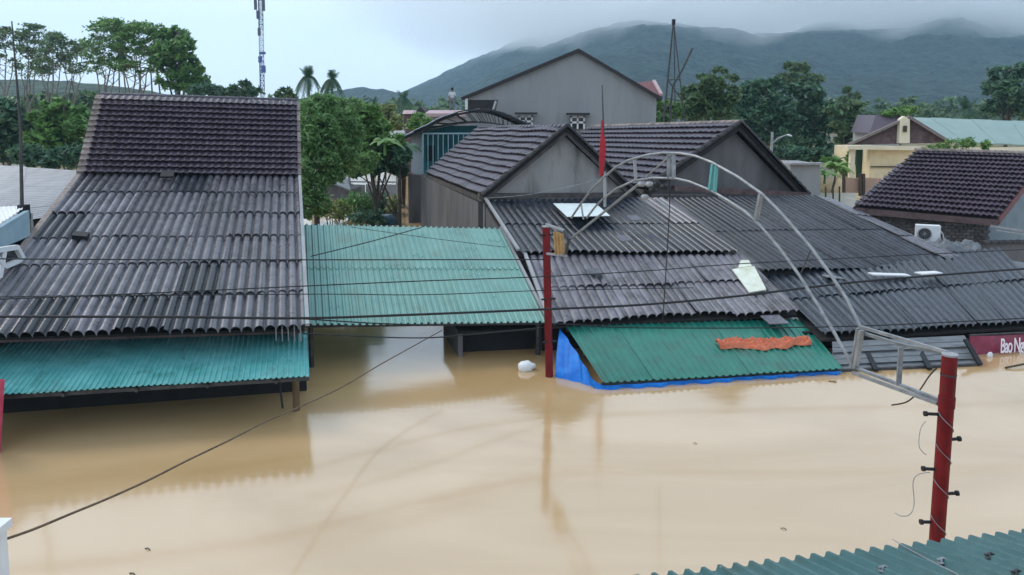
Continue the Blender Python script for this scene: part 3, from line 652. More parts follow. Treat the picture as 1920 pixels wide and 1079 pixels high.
# dead lamp fittings where the lower pipes meet
for x, y, mm in ((1203, 341, 'palegrey'), (1218, 341, 'palegrey'), (1232, 341, 'black'), (1245, 346, 'black'), (1224, 352, 'black'), (1209, 365, 'palegrey')):
    b = MB(); b.lathe(G(x, y + 5), [(0, -.04), (.05, -.03), (.065, 0), (.045, .035), (0, .045)], 9); part('lamp_fitting', b, M[mm], gate)

# flag on its pole
fp = thing('flag', 'limp red flag on a thin dark pole standing before the light grey gable', 'flag', P(1134, 390, 20.3))
b = MB(); b.tube([P(1135, 392, 20.3), P(1132, 250, 20.3), P(1129, 160, 20.3)], [.035, .025, .012], 8); part('pole', b, M['steel_dark'], fp)
b = MB(); b.tube([P(1134.5, 388, 20.27), P(1133, 322, 20.27)], .04, 8); part('pole_base', b, M['palegrey'], fp)
b = MB(); K = 26; vs = []; J = 14
for k in range(K + 1):
    t = k / K; w = (.04 + .07 * min(1, t * 1.8) - .02 * math.sin(t * 9)) * (1 if t < .93 else .8)
    c = P(1131 - 1.5 * t, 226 + 102 * t, 20.25)
    for j in range(J):
        an = 2 * math.pi * j / J; rr = w * (.62 + .3 * math.sin(3 * an + t * 4) + .08 * math.sin(5 * an))
        vs.append(c + Vector((math.cos(an) * rr - .02, math.sin(an) * rr * .6, -.05 * math.sin(an * 2) * t)))
b.add(vs, [(k * J + j, k * J + (j + 1) % J, (k + 1) * J + (j + 1) % J, (k + 1) * J + j) for k in range(K) for j in range(J)], True)
part('cloth', b, M['flag'], fp)

# ------------------------------------------------------------------ foreground roof
fe0, fe1 = P(1060, 1104, 4.72), P(2060, 985, 5.70)
dn = (-VD + Z * .27) * 2.7
fg = thing('near_roof', 'grey green ribbed steel roof in the bottom right corner below the red post', 'roof', (fe0 + fe1) / 2)
fq = (fe0, fe1, fe1 + dn, fe0 + dn)
sheets(fg, fq, 1, 4, 9, .034, M['fore'], trap=True, seg=14, jit=.004, lift=.006, lip=.012)
b = MB()
for v in (.05, .5, .95): b.bar(bil(fq, 0, v) - Z * .05, bil(fq, 1, v) - Z * .05, .05, .06)
part('purlin', b, M['steel_dark'], fg)
for u in (.05, .95):
    for v in (.06, .94):
        p = bil(fq, u, v); b = MB(); b.tube([(p.x, p.y, -2.6), (p.x, p.y, p.z - .07)], .05, 8); part('post', b, M['steel_dark'], fg)
nf = roof_normal(fq)
for x, y, D in ((1765, 1062, 5.0), (1855, 1052, 5.1), (1655, 1077, 4.85), (1905, 1085, 4.9)):
    pq = P(x, y, 5.0); v = 1; o_ = Vector((0, 0, H)); d = (pq - o_); t = (fe0 - o_).dot(nf) / d.dot(nf); pq = o_ + d * t
    b = MB(); b.lathe(pq + nf * .02, [(.026, 0), (.026, .006), (.012, .012), (.012, .03), (0, .034)], 10, nf)
    b.tube([pq + nf * .045 - UD * .03, pq + nf * .05 + UD * .02, pq + nf * .035 + UD * .045], .009, 6); part('roof_hook', b, M['steel'] if x < 1800 else M['steel_dark'], fg)
b = MB(); pts = []
for x, y in ((1675, 1022), (1700, 1038), (1740, 1060), (1775, 1078), (1800, 1092)):
    o_ = Vector((0, 0, H)); d = P(x, y, 5) - o_; pts.append(o_ + d * ((fe0 - o_).dot(nf) / d.dot(nf)) + nf * .04)
b.tube(pts, .004, 5); solo('wire', b, M['palegrey'], 'thin pale wire lying across the ribs of the near grey green roof', 'wire')

# ------------------------------------------------------------------ overhead cables
def cable(pts, r, label, m='black', name='overhead_cable', group='cables slung along the street'):
    c = [P(*p) for p in pts]; out = []
    for i in range(len(c) - 1):      # Catmull-Rom through the points
        p0, p1, p2, p3 = c[max(0, i - 1)], c[i], c[i + 1], c[min(len(c) - 1, i + 2)]
        for k in range(8):
            t = k / 8; out.append(.5 * ((2 * p1) + (p2 - p0) * t + (2 * p0 - 5 * p1 + 4 * p2 - p3) * t * t + (3 * p1 - p0 - 3 * p2 + p3) * t ** 3))
    out.append(c[-1]); b = MB(); b.tube(out, r, 6); return solo(name, b, M[m], label, 'cable', group)
cable([(-120, 594, 10.8), (300, 594.5, 11.2), (560, 597, 11.6), (760, 591, 12.2), (1030, 580, 13.0), (1200, 572, 13.2), (1380, 556, 13.4), (1640, 526, 13.8), (2050, 495, 14.5)], .021, 'thickest black cable, sagging across the whole street in front of the roofs')
cable([(-120, 485, 11.0), (400, 487.5, 11.8), (1021, 487, 14.1)], .011, 'highest straight black cable over the left corrugated roof and the mint canopy')
cable([(-120, 566, 11), (300, 549, 11.5), (747, 529, 12.5), (1022, 519, 14.0), (1230, 507, 14.3), (1440, 492, 14.8), (2050, 462, 16)], .010, 'thin black cable rising to the right across the mint canopy to the far roofs')
cable([(-120, 558, 11), (560, 552, 12), (793, 553, 12.6), (1022, 545, 14.0), (1300, 540, 14.4)], .008, 'thin cable just above the thick cable, ending over the worn grey roof')
cable([(565, 598, 12.3), (773, 609, 12.8), (1022, 607, 14.0), (1200, 615, 14.2), (1600, 612, 14.4), (2050, 590, 15)], .012, 'black cable just under the thick cable, crossing in front of the dark green awning top')
cable([(568, 626, 12.6), (773, 634, 13.2), (880, 628, 13.6), (1024, 614, 14.1)], .012, 'slack black cable along the front edge of the mint canopy')
cable([(583, 481, 16.4), (640, 467, 16.8), (707, 450, 17.2), (790, 427, 18.6)], .012, 'loose dark cable lying diagonally up the left half of the mint canopy')
cable([(657, 426, 18.0), (800, 446, 17.7), (947, 464, 17.9)], .007, 'fine dark cable near the back edge of the mint canopy')
cable([(1256, 336, 11.9), (1255, 398, 12.0), (1248, 520, 12.2), (1242, 610, 12.4)], .008, 'thin dark cable hanging straight down from the top of the gate arch')
cable([(-10, 1018, 5.0), (60, 994, 5.25), (130, 965, 5.6), (205, 934, 6.0), (280, 900, 6.5), (355, 862, 7.1), (430, 826, 7.9), (500, 790, 8.9), (560, 764, 9.7), (640, 727, 11), (720, 680, 12.5), (828, 620, 14.2)], .010, 'muddy brown rope slung over the water from the white post up to the mint canopy', 'rope', 'rope', None)
cable([(1757, 690, 6.78), (1742, 706, 7.2), (1722, 735, 7.6), (1700, 754, 7.8), (1672, 760, 8.0)], .008, 'short black cable curling from the near red gate post over its lower arms')
cable([(1736, 790, 6.75), (1726, 805, 6.7), (1723, 835, 6.7), (1730, 848, 6.7), (1737, 853, 6.7)], .0035, 'thin grey wire dangling left of the near red gate post beside its top peg', 'steel', 'loose_wire', None)
cable([(1744, 886, 6.75), (1722, 890, 6.7), (1712, 905, 6.7), (1714, 945, 6.7), (1706, 965, 6.65), (1690, 968, 6.65), (1678, 962, 6.65)], .0035, 'thin grey wire dangling near the lowest left peg of the red gate post', 'steel', 'loose_wire', None)
cable([(915, 372, 20.6), (985, 366, 20.5), (1060, 352, 20.4), (1130, 335, 20.3)], .009, 'pale cable slanting across the foot of the light grey gable', 'steel', 'overhead_cable')

# ------------------------------------------------------------------ grey gable house behind
gy = thing('plastered_house', 'tall house with broad bare cement gable rising behind the tiled roofs', 'house', P(1060, 215, 44.5))
gy.location.z = 0
K1, K2, K3 = P(872, 184, 45.5), P(1085, 95, 44.8), P(1231, 181, 44)
axg = Vector((.12, 1, 0)).normalized()
lo0 = lambda p: Vector((p.x, p.y, -2.6))
b = MB(); b.prism([lo0(K1), lo0(K3), K3, K2, K1], axg * 8); part('wall', b, M['render_grey'], gy)
for a_, c_ in (((864, 183, 45.2), (1085, 91, 44.5)), ((1085, 91, 44.5), (1243, 184, 43.6))):
    p, q = P(*a_), P(*c_); b = MB(); b.slab(p, q, q + axg * 8.6, p + axg * 8.6, .18 if p.x < q.x and p.z < q.z else .18); part('roof', b, M['tile_dark'], gy)
b = MB(); b.box(P(874.5, 198, 45.3), (.16, .1, .85)); part('corner_pipe', b, M['white'], gy)
def window(parent, px, py, w, h, D):
    c = P(px, py, D); s = D / F; W2, H2 = w * s / 2, h * s / 2
    b = MB(); t = .1
    for x0, x1, z0, z1 in ((-W2, -W2 + t, -H2, H2), (W2 - t, W2, -H2, H2), (-t / 2, t / 2, -H2, H2), (-W2, W2, H2 - t, H2), (-W2, W2, -.06, .06)):
        b.prism([c + Vector((x0, -.06, z0)), c + Vector((x1, -.06, z0)), c + Vector((x1, -.06, z1)), c + Vector((x0, -.06, z1))], Vector((0, .1, 0)))
    f = part('window', b, M['white'], parent)
    b = MB(); b.prism([c + Vector((-W2, 0, -H2)), c + Vector((W2, 0, -H2)), c + Vector((W2, 0, H2)), c + Vector((-W2, 0, H2))], Vector((0, .05, 0))); part('pane', b, M['glass'], f)
    b = MB(); b.box(c + Vector((0, -.2, H2 + .12)), (W2 * 2 + .5, .6, .12)); part('lintel', b, M['tile_dark'], f)
window(gy, 1083, 230, 27, 24, 44.5); window(gy, 986, 228, 26, 22, 44.8)
b = MB(); b.prism([P(878, 188, 44.6), P(934, 188, 44.4), P(928, 212, 44.2), P(879, 212, 44.4)], (0, -.5, 0)); part('shutter_hood', b, M['deck'], gy)
b = MB(); b.bar(P(930, 190, 43.8), P(925, 206, 43.6), .1, .1); part('hood_prop', b, M['render_grey'], gy)

rr0 = thing('red_roof_house', 'small dull red roof peeping over the right slope of the cement gable', 'house', P(1205, 215, 62)); rr0.location.z = 0
b = MB(); b.slab(P(1188, 178, 60), P(1240, 178, 60), P(1226, 152, 63), P(1186, 156, 63), .2); part('roof', b, M['redroof'], rr0)
b = MB(); b.prism([lo0(P(1188, 180, 61)), lo0(P(1238, 180, 61)), P(1238, 180, 61), P(1188, 180, 61)], (0, 3, 0)); part('wall', b, M['render_grey'], rr0)
b = MB(); b.bar(P(1226, 152, 62.8), P(1240, 178, 59.9), .25, .2); part('verge', b, M['pinkroof'], rr0)

# pole tripod behind the right tiled roof
tr = thing('pole_tripod', 'tall tripod of dark poles with a leaning broken pole, between cement gable and trees', 'mast', P(1262, 235, 40)); tr.location.z = 0
for k, (a_, c_, r) in enumerate((((1263, 40, 40), (1243, 240, 40), .09), ((1263, 40, 40), (1285, 240, 40), .06), ((1264, 42, 40.2), (1266, 240, 42), .05))):
    p, q = P(*a_), P(*c_); d = (q - p) * ((p.z + 2.6) / (p.z - q.z)); b = MB(); b.tube([p, p + d], r * .5, 6, r2=r * .75); part('leg', b, M['steel_dark'], tr)
b = MB(); b.tube([P(1298, 91, 40.3), P(1280, 130, 40.3), P(1262, 160, 40.3), P(1257, 200, 40.3), P(1256, 250, 40.3)], .055, 6); part('leaning_pole', b, M['steel_dark'], tr)
b = MB(); b.tube([P(1252, 150, 40), P(1275, 150, 40)], .03, 5); b.tube([P(1249, 185, 40), P(1280, 190, 40)], .03, 5); b.tube([P(1252, 150, 40), P(1280, 190, 40)], .03, 5); part('cross_tie', b, M['steel_dark'], tr)
b = MB(); b.box(P(1263, 42, 40), (.16, .16, .3)); part('head', b, M['black'], tr)

# arched metal shed
sh = thing('arched_shed', 'rear upper room with arched dark metal roof and teal wall and railing', 'shed', P(880, 300, 36)); sh.location.z = 0
arc = [(752, 258), (775, 247), (796, 237), (816, 226), (837, 217), (858, 210), (880, 206), (900, 204), (920, 205), (940, 210), (960, 218), (982, 228), (1004, 240)]
for i in range(len(arc) - 1):
    a_, c_ = P(*arc[i], 35), P(*arc[i + 1], 35); ab = a_ + Vector((-.6, 6, 0)); cb = c_ + Vector((-.6, 6, 0)); o_ = Z * (.02 * (i % 2))
    b = MB(); b.slab(a_ + o_, c_ + o_, cb + o_, ab + o_, .06); part('roof_sheet', b, M['greysheet' if i < 1 else 'fibro_dark'], sh)
for dy in (.15, 2.2, 4.4):
    b = MB(); b.tube([P(x, y + 5, 35) + Vector((-.1 * dy, dy, 0)) for x, y in arc], .05, 6)
    b.tube([P(800 + k * 16, 246 - 3.2 * math.sin(math.pi * k / 12) * 5, 35) + Vector((-.1 * dy, dy, 0)) for k in range(13)], .035, 6)
    for k in range(1, 12): b.tube([P(800 + k * 16, 246 - 16 * math.sin(math.pi * k / 12), 35) + Vector((-.1 * dy, dy, 0)), P(arc[k][0] , arc[k][1] + 6, 35) + Vector((-.1 * dy, dy, 0))], .02, 5)
    part('roof_truss', b, M['steel_dark'], sh)
for x0, x1, mm in ((794, 828, 'tealwall'), (828, 862, 'tealwall'), (862, 900, 'tealwall'), (900, 990, 'greyblue')):
    p, q = P(x0, 236, 37.5), P(x1, 236, 37.5); pb, qb = P(x0, 345, 37.5), P(x1, 345, 37.5)
    b = MB(); b.prism([pb, qb, q, p], (0, .08, 0)); part('wall_panel', b, M[mm], sh)
p, q = P(771, 252, 36.6), P(794, 243, 35.6); b = MB(); b.prism([P(771, 324, 36.6), P(794, 330, 35.6), q, p], (0, .08, 0)); part('side_panel', b, M['greyblue'], sh)
b = MB(); b.prism([P(800, 302, 37.3), P(815, 302, 37.3), P(815, 273, 37.3), P(800, 273, 37.3)], (0, .05, 0)); part('window', b, M['glass'], sh)
for k in range(10):
    x = 793 + k * 9.5; b = MB(); b.tube([P(x, 252, 35.3), P(x, 330, 35.3)], .05 if k == 0 else .025, 6); part('baluster', b, M['bluewhite'], sh)
b = MB(); b.tube([P(792, 251, 35.3), P(890, 251, 35.3)], .05, 6); part('handrail', b, M['bluewhite'], sh)
b = MB(); b.tube([P(897, 226, 35.4), P(898, 250, 35.4)], .04, 6); part('roof_post', b, M['bluewhite'], sh)
b = MB(); b.prism([P(765, 326, 34.2), P(900, 340, 35), P(990, 340, 41), P(780, 326, 41)], (0, 0, -4.8)); part('base_wall', b, M['plaster_dark'], sh)

# ------------------------------------------------------------------ far little houses and person
fh = thing('roof_terrace_house', 'low house with pale pinkish flat roof where the person stands', 'house', P(835, 220, 57)); fh.location.z = 0
b = MB(); b.prism([P(797, 213, 56), P(880, 213, 56), P(880, 207, 59), P(805, 207, 59)], (0, 0, -.25)); part('roof', b, M['pinkroof'], fh)
b = MB(); q = [P(800, 216, 56.4), P(878, 216, 56.4), P(878, 211, 58.8), P(806, 211, 58.8)]; b.prism([lo0(p) for p in q], (0, 0, q[0].z + 2.45)); part('wall', b, M['render_grey'], fh)
f2 = thing('far_hut', 'tiny brown walled hut with pink roof beyond the garden trees', 'house', P(766, 250, 60)); f2.location.z = 0
b = MB(); b.prism([P(754, 214, 60), P(778, 214, 60), P(774, 207, 61), P(757, 207, 61)], (0, 2, 0)); part('roof', b, M['pinkroof'], f2)
b = MB(); b.prism([lo0(P(757, 214, 60.3)), lo0(P(776, 214, 60.3)), P(776, 214, 60.3), P(757, 214, 60.3)], (0, 2, 0)); part('wall', b, M['ledge_pink'], f2)
f3 = thing('far_house', 'grey far roof with a small gable just left of the person', 'house', P(735, 250, 75)); f3.location.z = 0
b = MB(); b.prism([P(776, 212, 75), P(800, 212, 75), P(788, 201, 75)], (0, 4, 0)); part('roof', b, M['tile_dark'], f3)
b = MB(); b.prism([lo0(P(778, 212, 75.2)), lo0(P(798, 212, 75.2)), P(798, 212, 75.2), P(778, 212, 75.2)], (0, 3.6, 0)); part('wall', b, M['render_grey'], f3)
wbx = thing('white_ledge', 'short white ledge slab on a thin post left of the arched shed', 'ledge', P(749, 330, 40)); wbx.location.z = 0
b = MB(); b.box(P(749, 249, 40), (.55, .5, .18)); part('slab', b, M['white'], wbx)
b = MB(); p = P(754, 249, 40.1); b.tube([(p.x, p.y, -2.6), (p.x, p.y, p.z)], .08, 6); part('post', b, M['palegrey'], wbx)

def skin_obj(name, parent, m, chains, pos, radii, root=0, lvl=1):
    me = bpy.data.meshes.new(name); me.from_pydata(pos, chains, []); o = link(name, me, m, parent, loc_of(parent))
    sk = o.modifiers.new('skin', 'SKIN'); me.skin_vertices.new() if not me.skin_vertices else None
    for i, r in enumerate(radii): me.skin_vertices[0].data[i].radius = (r, r * .85)
    me.skin_vertices[0].data[root].use_root = True
    sb = o.modifiers.new('sub', 'SUBSURF'); sb.levels = lvl; sb.render_levels = lvl
    return o
pr = thing('person', 'person in pale shirt and grey trousers standing on the far flat roof, seen from behind', 'person', P(848, 208.6, 57.5))
J_ = [(0, 0, .92), (0, 0, 1.12), (0, .01, 1.38), (0, .015, 1.5), (0, .01, 1.62), (0, .01, 1.72),          # pelvis..head
      (.17, 0, 1.41), (.25, -.02, 1.14), (.27, .04, .88), (.28, .06, .8),                                    # right arm
      (-.17, 0, 1.41), (-.25, -.02, 1.14), (-.26, .04, .88), (-.27, .06, .8),                                # left arm
      (.1, 0, .88), (.12, .01, .48), (.13, -.02, .08), (.14, .13, .03),
      (-.1, 0, .88), (-.12, .01, .48), (-.14, -.02, .08), (-.16, .13, .03)]
E_ = [(0, 1), (1, 2), (2, 3), (3, 4), (4, 5), (2, 6), (6, 7), (7, 8), (8, 9), (2, 10), (10, 11), (11, 12), (12, 13), (0, 14), (14, 15), (15, 16), (16, 17), (0, 18), (18, 19), (19, 20), (20, 21)]
RR = [.13, .13, .15, .05, .09, .06, .06, .042, .032, .03, .06, .042, .032, .03, .085, .06, .042, .035, .085, .06, .042, .035]
skin_obj('body', pr, M['skin'], E_, J_, RR)
si = [0, 1, 2, 6, 7, 10, 11]; mpi = {k: i for i, k in enumerate(si)}
skin_obj('shirt', pr, M['shirt'], [(mpi[a], mpi[c]) for a, c in E_ if a in mpi and c in mpi], [J_[i] for i in si], [RR[i] + .035 for i in si])
ti = [0, 14, 15, 16, 18, 19, 20]; mpi = {k: i for i, k in enumerate(ti)}
skin_obj('trousers', pr, M['trousers'], [(mpi[a], mpi[c]) for a, c in E_ if a in mpi and c in mpi], [J_[i] for i in ti], [RR[i] + .025 for i in ti])
b = MB(); b.lathe(pr.location + Vector((0, -.01, 1.6)), [(.1, .0), (.115, .06), (.105, .13), (.06, .175), (0, .19)], 10); part('hair', b, M['hair'], pr)

# ------------------------------------------------------------------ telecom tower
tw = thing('telecom_tower', 'slender blue and white lattice telecom mast rising out of the picture top', 'tower', P(491, 215, 150)); tw.location.z = -2.6
base, topp = P(492, 240, 150), P(486, -60, 150); Ht = 12; bw = .85
def towerpt(t, k, w): c = base.lerp(topp, t); an = 2 * math.pi * k / 3 + .4; return c + Vector((math.cos(an) * w, math.sin(an) * w, 0))
segs = [(0, .2, 'tower_white'), (.2, .24, 'tower_white'), (.24, .42, 'tower_blue'), (.42, .62, 'tower_white'), (.62, .8, 'tower_dark'), (.8, 1, 'tower_blue')]
for t0, t1, mm in segs:
    b = MB(); n_ = max(2, int((t1 - t0) * 34))
    w0 = bw * (.55 if t0 < .2 else 1)
    for k in range(3): b.tube([towerpt(t0, k, w0 * .6), towerpt(t1, k, w0 * .6)], .09, 5)
    for i in range(n_):
        ta, tb = t0 + (t1 - t0) * i / n_, t0 + (t1 - t0) * (i + 1) / n_
        for k in range(3):
            b.tube([towerpt(ta, k, w0 * .6), towerpt(tb, (k + 1) % 3, w0 * .6)], .06, 4, cap=False); b.tube([towerpt(tb, k, w0 * .6), towerpt(tb, (k + 1) % 3, w0 * .6)], .06, 4, cap=False)
    part('lattice_section', b, M[mm], tw)
for x, y, w, h in ((479, 8, .5, 2.2), (494, 10, .5, 2.2), (484, 28, .6, 1.6), (492, 100, 1.2, .5), (494, 130, .8, 1.4), (488, 112, .7, 1.2), (486, 60, .5, 1.5)):
    b = MB(); b.box(P(x, y, 149.4), (w, .35, h)); part('antenna', b, M['tower_blue'] if y > 90 else M['tower_dark'], tw)
b = MB(); b.tube([(base.x, base.y, -2.6), base], .5, 6); part('footing', b, M['concrete'], tw)

# ------------------------------------------------------------------ right tiled house, brick wall, air conditioner
th = thing('tiled_house', 'house with purple brown tile roof and pale ridge tiles above a grey brick wall', 'house', P(1760, 440, 24)); th.location.z = 0
d1 = (P(1602, 387, 24), P(1872, 410, 23), P(1965, 291, 26.5), P(1717, 284, 27.3))
tiles(th, d1, 14, 26, M['tile_red'], 300); deck(th, d1, M['deck'], .08, .02)
caps(th, d1[3] + Z * .03, d1[2] + Z * .03, 23, .11, M['tile_pale'])
bkv = Vector((.6, 3.2, -1.8)); d2 = (d1[2] + bkv, d1[3] + bkv, d1[3], d1[2]); deck(th, d2, M['tile_dark'], .08, .0)
b = MB(); b.bar(d1[0] - Z * .14, d1[1] - Z * .14, .06, .2); part('fascia', b, M['ledge_pink'], th)
b = MB(); b.bar(d1[1] - Z * .1, d1[2] - Z * .1, .06, .2); part('verge_board', b, M['redroof'], th)
b = MB(); b.bar(d1[0] - Z * .1, d1[3] - Z * .1, .06, .14); part('verge_board', b, M['tile_dark'], th)
wa, wb_ = d1[0] + Vector((.15, .5, 0)), d1[1] + Vector((-.05, .5, 0))
wall(th, wa, wb_, -2.6, wa.z - .15, wb_.z - .15, .2, M['plaster_dark'])
wd = (wb_ - wa); wd.z = 0; wlen = wd.length; wd.normalize(); wn_ = Vector((wd.y, -wd.x, 0))
BR = bpy.data.meshes.new('brick'); bm_ = MB(); bm_.box((0, 0, 0), (.205, .05, .085)); BR.from_pydata([tuple(v) for v in bm_.v], [], bm_.f); BR.materials.append(M['brickwall'])
cnt = 0; restb = MB()
for r_ in range(14):
    for c_ in range(int(wlen / .22)):
        p = wa + wd * (.12 + c_ * .22 + (r_ % 2) * .11); z = .95 - .0 + r_ * .1 - .35
        ztop = wa.z + (wb_.z - wa.z) * (p - wa).length / wlen - .25
        if z > ztop: continue
        o = Vector((p.x, p.y, z)) + wn_ * (.02 + random.uniform(-.006, .006)); cnt += 1
        if cnt <= 300:
            ob = bpy.data.objects.new('brick', BR); COL.objects.link(ob); ob.parent = th; ob.location = o - th.location; ob.rotation_euler.z = math.atan2(wd.y, wd.x)
        else: restb.box(o, (.205, .05, .085), wd)
if restb.v: part('brick', restb, M['brickwall'], th)['kind'] = 'stuff'
gw0 = d1[1] + Vector((.1, .6, 0)); gw1 = d1[2] + Vector((.9, .3, -1.5))
b = MB(); b.prism([lo0(gw0), lo0(gw1 + Vector((.6, 3, 0))), gw1 + Vector((.6, 3, -.6)), d1[2] + Vector((.2, .2, -.3)), gw0 - Z * .1], (-.2, .1, 0)); part('gable_wall', b, M['greyblue'], th)
# lower annex wall with tiled coping in front at the right edge
an = thing('low_annex', 'low plastered annex wall with a row of coping tiles below the brick wall', 'wall', P(1890, 490, 22)); an.location.z = 0
a0, a1 = P(1842, 458, 21.8), P(2000, 456, 22.6); wall(an, a0, a1, -2.6, a0.z, a1.z, .25, M['plaster_dark']); caps(an, a0 + Z * .02, a1 + Z * .02, 12, .11, M['tile_dark'], 'coping_tile')
b = MB(); b.bar(P(1858, 424, 22.3), P(1960, 440, 22.3), .05, .06); b.bar(P(1868, 432, 22.3), P(1960, 446, 22.3), .04, .04); part('pipe', b, M['palegrey'], an)
b = MB(); b.slab(P(1840, 494, 20.9), P(1960, 520, 20.3), P(1960, 500, 20.9), P(1860, 482, 21.4), .02); part('plastic_sheet', b, M['greysheet'], an)
ac = thing('air_conditioner', 'white outdoor air conditioner unit mounted on the grey brick wall', 'air conditioner', P(1738, 456, 22.6))
cxy = P(1739, 438, 22.7); exa = Vector((.93, -.36, 0)).normalized()
b = MB(); b.box(cxy, (.66, .3, .52), exa); part('casing', b, M['white'], ac)
eya = Z.cross(exa); fcn = cxy - eya * .155 - exa * .1
b = MB(); b.lathe(fcn, [(.2, .0), (.2, .012), (.17, .014), (.165, .004)], 22, -eya); part('fan_ring', b, M['palegrey'], ac)
b = MB()
for k in range(8):
    aa = math.pi * k / 8; dd = exa * math.cos(aa) + Z * math.sin(aa); b.bar(fcn - dd * .17 - eya * .012, fcn + dd * .17 - eya * .012, .008, .008)
part('grille', b, M['palegrey'], ac); b = MB(); b.lathe(fcn, [(.0, -.004), (.165, -.003)], 20, -eya); part('fan_opening', b, M['dark'], ac)
for s in (-.24, .24):
    b = MB(); b.box(cxy + exa * s - Z * .29 + eya * .1, (.04, .6, .05), exa); part('bracket', b, M['steel_dark'], ac)
b = MB(); b.tube([P(1761, 430, 22.6), P(1768, 440, 22.8), P(1770, 452, 22.8)], .02, 6); part('pipe', b, M['white'], ac)
def crumple(name, corners, m, label, h, nx=24, ny=8, sd=0):
    b = MB(); vs = []
    for j in range(ny + 1):
        for i in range(nx + 1):
            u, v = i / nx, j / ny; e_ = min(1, 8 * u * (1 - u), 8 * v * (1 - v)) + .1
            vs.append(bil(corners, u + .03 * noise.noise(Vector((v * 5, sd, u))), v) + Z * (abs(noise.noise(Vector((u * 7 + sd, v * 3, 0)))) + .5 * abs(noise.noise(Vector((u * 17, v * 6, sd))))) * h * e_)
    b.add(vs, [(j * (nx + 1) + i, j * (nx + 1) + i + 1, (j + 1) * (nx + 1) + i + 1, (j + 1) * (nx + 1) + i) for j in range(ny) for i in range(nx)], True)
    return solo(name, b, m, label, 'tarpaulin')
crumple('tarpaulin', (P(1742, 470, 21.2), P(1842, 474, 21.2), P(1838, 456, 21.9), P(1735, 454, 22.0)), M['greysheet'], 'crumpled grey plastic sheet on the dark roof under the air conditioner', .26, 44, 14, sd=3)

# ------------------------------------------------------------------ yellow building with pale green roof
yb = thing('yellow_building', 'cream yellow building with pale green metal roof and dark gable', 'building', P(1680, 340, 43)); yb.location.z = 0
y0, y1, yp = P(1590, 272, 44), P(1778, 268, 42), P(1702, 221, 43)
b = MB(); b.prism([y0, y1, yp], (.2, .3, 0)); part('gable_panel', b, M['ledge_pink'], yb)
for a_, c_ in ((y0, yp), (yp, y1)):
    b = MB(); b.bar(a_ + Vector((0, -.2, .05)), c_ + Vector((0, -.2, .05)), .5, .14); part('rake_board', b, M['tile_pale'], yb)
b = MB(); b.prism([P(1686, 269, 42.7), P(1706, 269, 42.6), P(1706, 224, 42.6), P(1696, 218, 42.6), P(1688, 224, 42.7)], (0, .3, 0)); part('gable_pillar', b, M['cream_light'], yb)
b = MB(); b.box(P(1697, 242, 42.55), (.2, .06, .35)); part('vent_slot', b, M['timber'], yb)
b = MB(); b.bar(P(1584, 276, 43.2), P(2010, 282, 42.0), 1.0, .22); part('cornice', b, M['cream_light'], yb)
yr = (P(1782, 266, 41.6), P(2010, 276, 43), P(2010, 231, 47), P(1706, 220, 46.4))
for k in range(8):
    qa = [bil(yr, k / 8, 0), bil(yr, (k + 1) / 8, 0), bil(yr, (k + 1) / 8, 1), bil(yr, k / 8, 1)]; b = MB(); b.slab(*[p + Z * .02 * (k % 2) for p in qa], .06); part('roof_sheet', b, M['palegreen'], yb)
wy = [P(1632, 280, 43.4), P(1760, 282, 42.4)]
b = MB(); b.prism([lo0(wy[0]), lo0(wy[1]), wy[1], wy[0]], (.5, 6, 0)); part('wall', b, M['cream'], yb)
b = MB(); b.bar(P(1632, 313, 43.3), P(1760, 313, 42.3), .1, .06); part('wall_band', b, M['timber'], yb)
b = MB(); p = P(1598, 280, 43.2); b.box((p.x, p.y, (p.z - 2.6) / 2 ), (.26, .26, p.z + 2.6)); part('column', b, M['cream_light'], yb)
b = MB(); b.prism([P(1606, 334, 44.6), P(1633, 334, 44.4), P(1633, 281, 44.4), P(1606, 281, 44.6)], (0, .1, 0)); part('door', b, mat('green_door', (.012, .06, .035), (.02, .085, .05), 3, .6), yb)
for x0, x1 in ((1583, 1612), (1614, 1652)):
    b = MB(); b.prism([P(x0, 362, 41.6), P(x1, 362, 41.5), P(x1, 335, 41.5), P(x0, 333, 41.6)], (0, .15, 0)); part('parapet_panel', b, M['peach'], yb)
for x in (1582, 1613, 1619):
    b = MB(); b.bar(P(x, 368, 41.3), P(x, 326, 41.3), .14, .14); part('parapet_post', b, M['timber'], yb)
f4 = thing('far_house', 'dull purple tiled roof peeping above the left eave of the cream yellow building', 'house', P(1655, 300, 55)); f4.location.z = 0
b = MB(); b.prism([P(1630, 250, 55), P(1690, 250, 55), P(1686, 216, 57), P(1642, 216, 57)], (0, 3, 0)); part('roof', b, M['tile_red'], f4)
b = MB(); b.prism([lo0(P(1634, 250, 55.3)), lo0(P(1688, 250, 55.3)), P(1688, 250, 55.3), P(1634, 250, 55.3)], (0, 3, 0)); part('wall', b, M['render_grey'], f4)
gb = thing('garden_wall', 'plain grey wall block right of the dark gable house', 'wall', PZ(1515, 375, 0))
b = MB(); b.prism([P(1482, 385, 38), P(1538, 385, 38), P(1538, 308, 38), P(1482, 308, 38)], (0, 3, 0)); part('panel', b, M['render_grey'], gb)
b = MB(); b.bar(P(1480, 307, 37.9), P(1541, 307, 37.9), .4, .1); part('coping', b, M['palegrey'], gb)
tf = thing('terrace', 'pale concrete terrace edge above the water by the cream yellow building', 'terrace', PZ(1570, 385, 0))
b = MB(); b.prism([P(1525, 389, 36), P(1608, 391, 36), P(1606, 362, 40), P(1535, 362, 40)], (0, 0, -1.2)); part('slab', b, M['concrete'], tf)
for x in (1548, 1562, 1574):
    b = MB(); b.bar(P(x, 392, 37), P(x, 350, 37), .06, .06); part('stake', b, M['timber'], tf)
sl = thing('street_lamp', 'small street lamp with a curved arm beyond the dark gable', 'street lamp', P(1448, 300, 40)); sl.location.z = -2.6
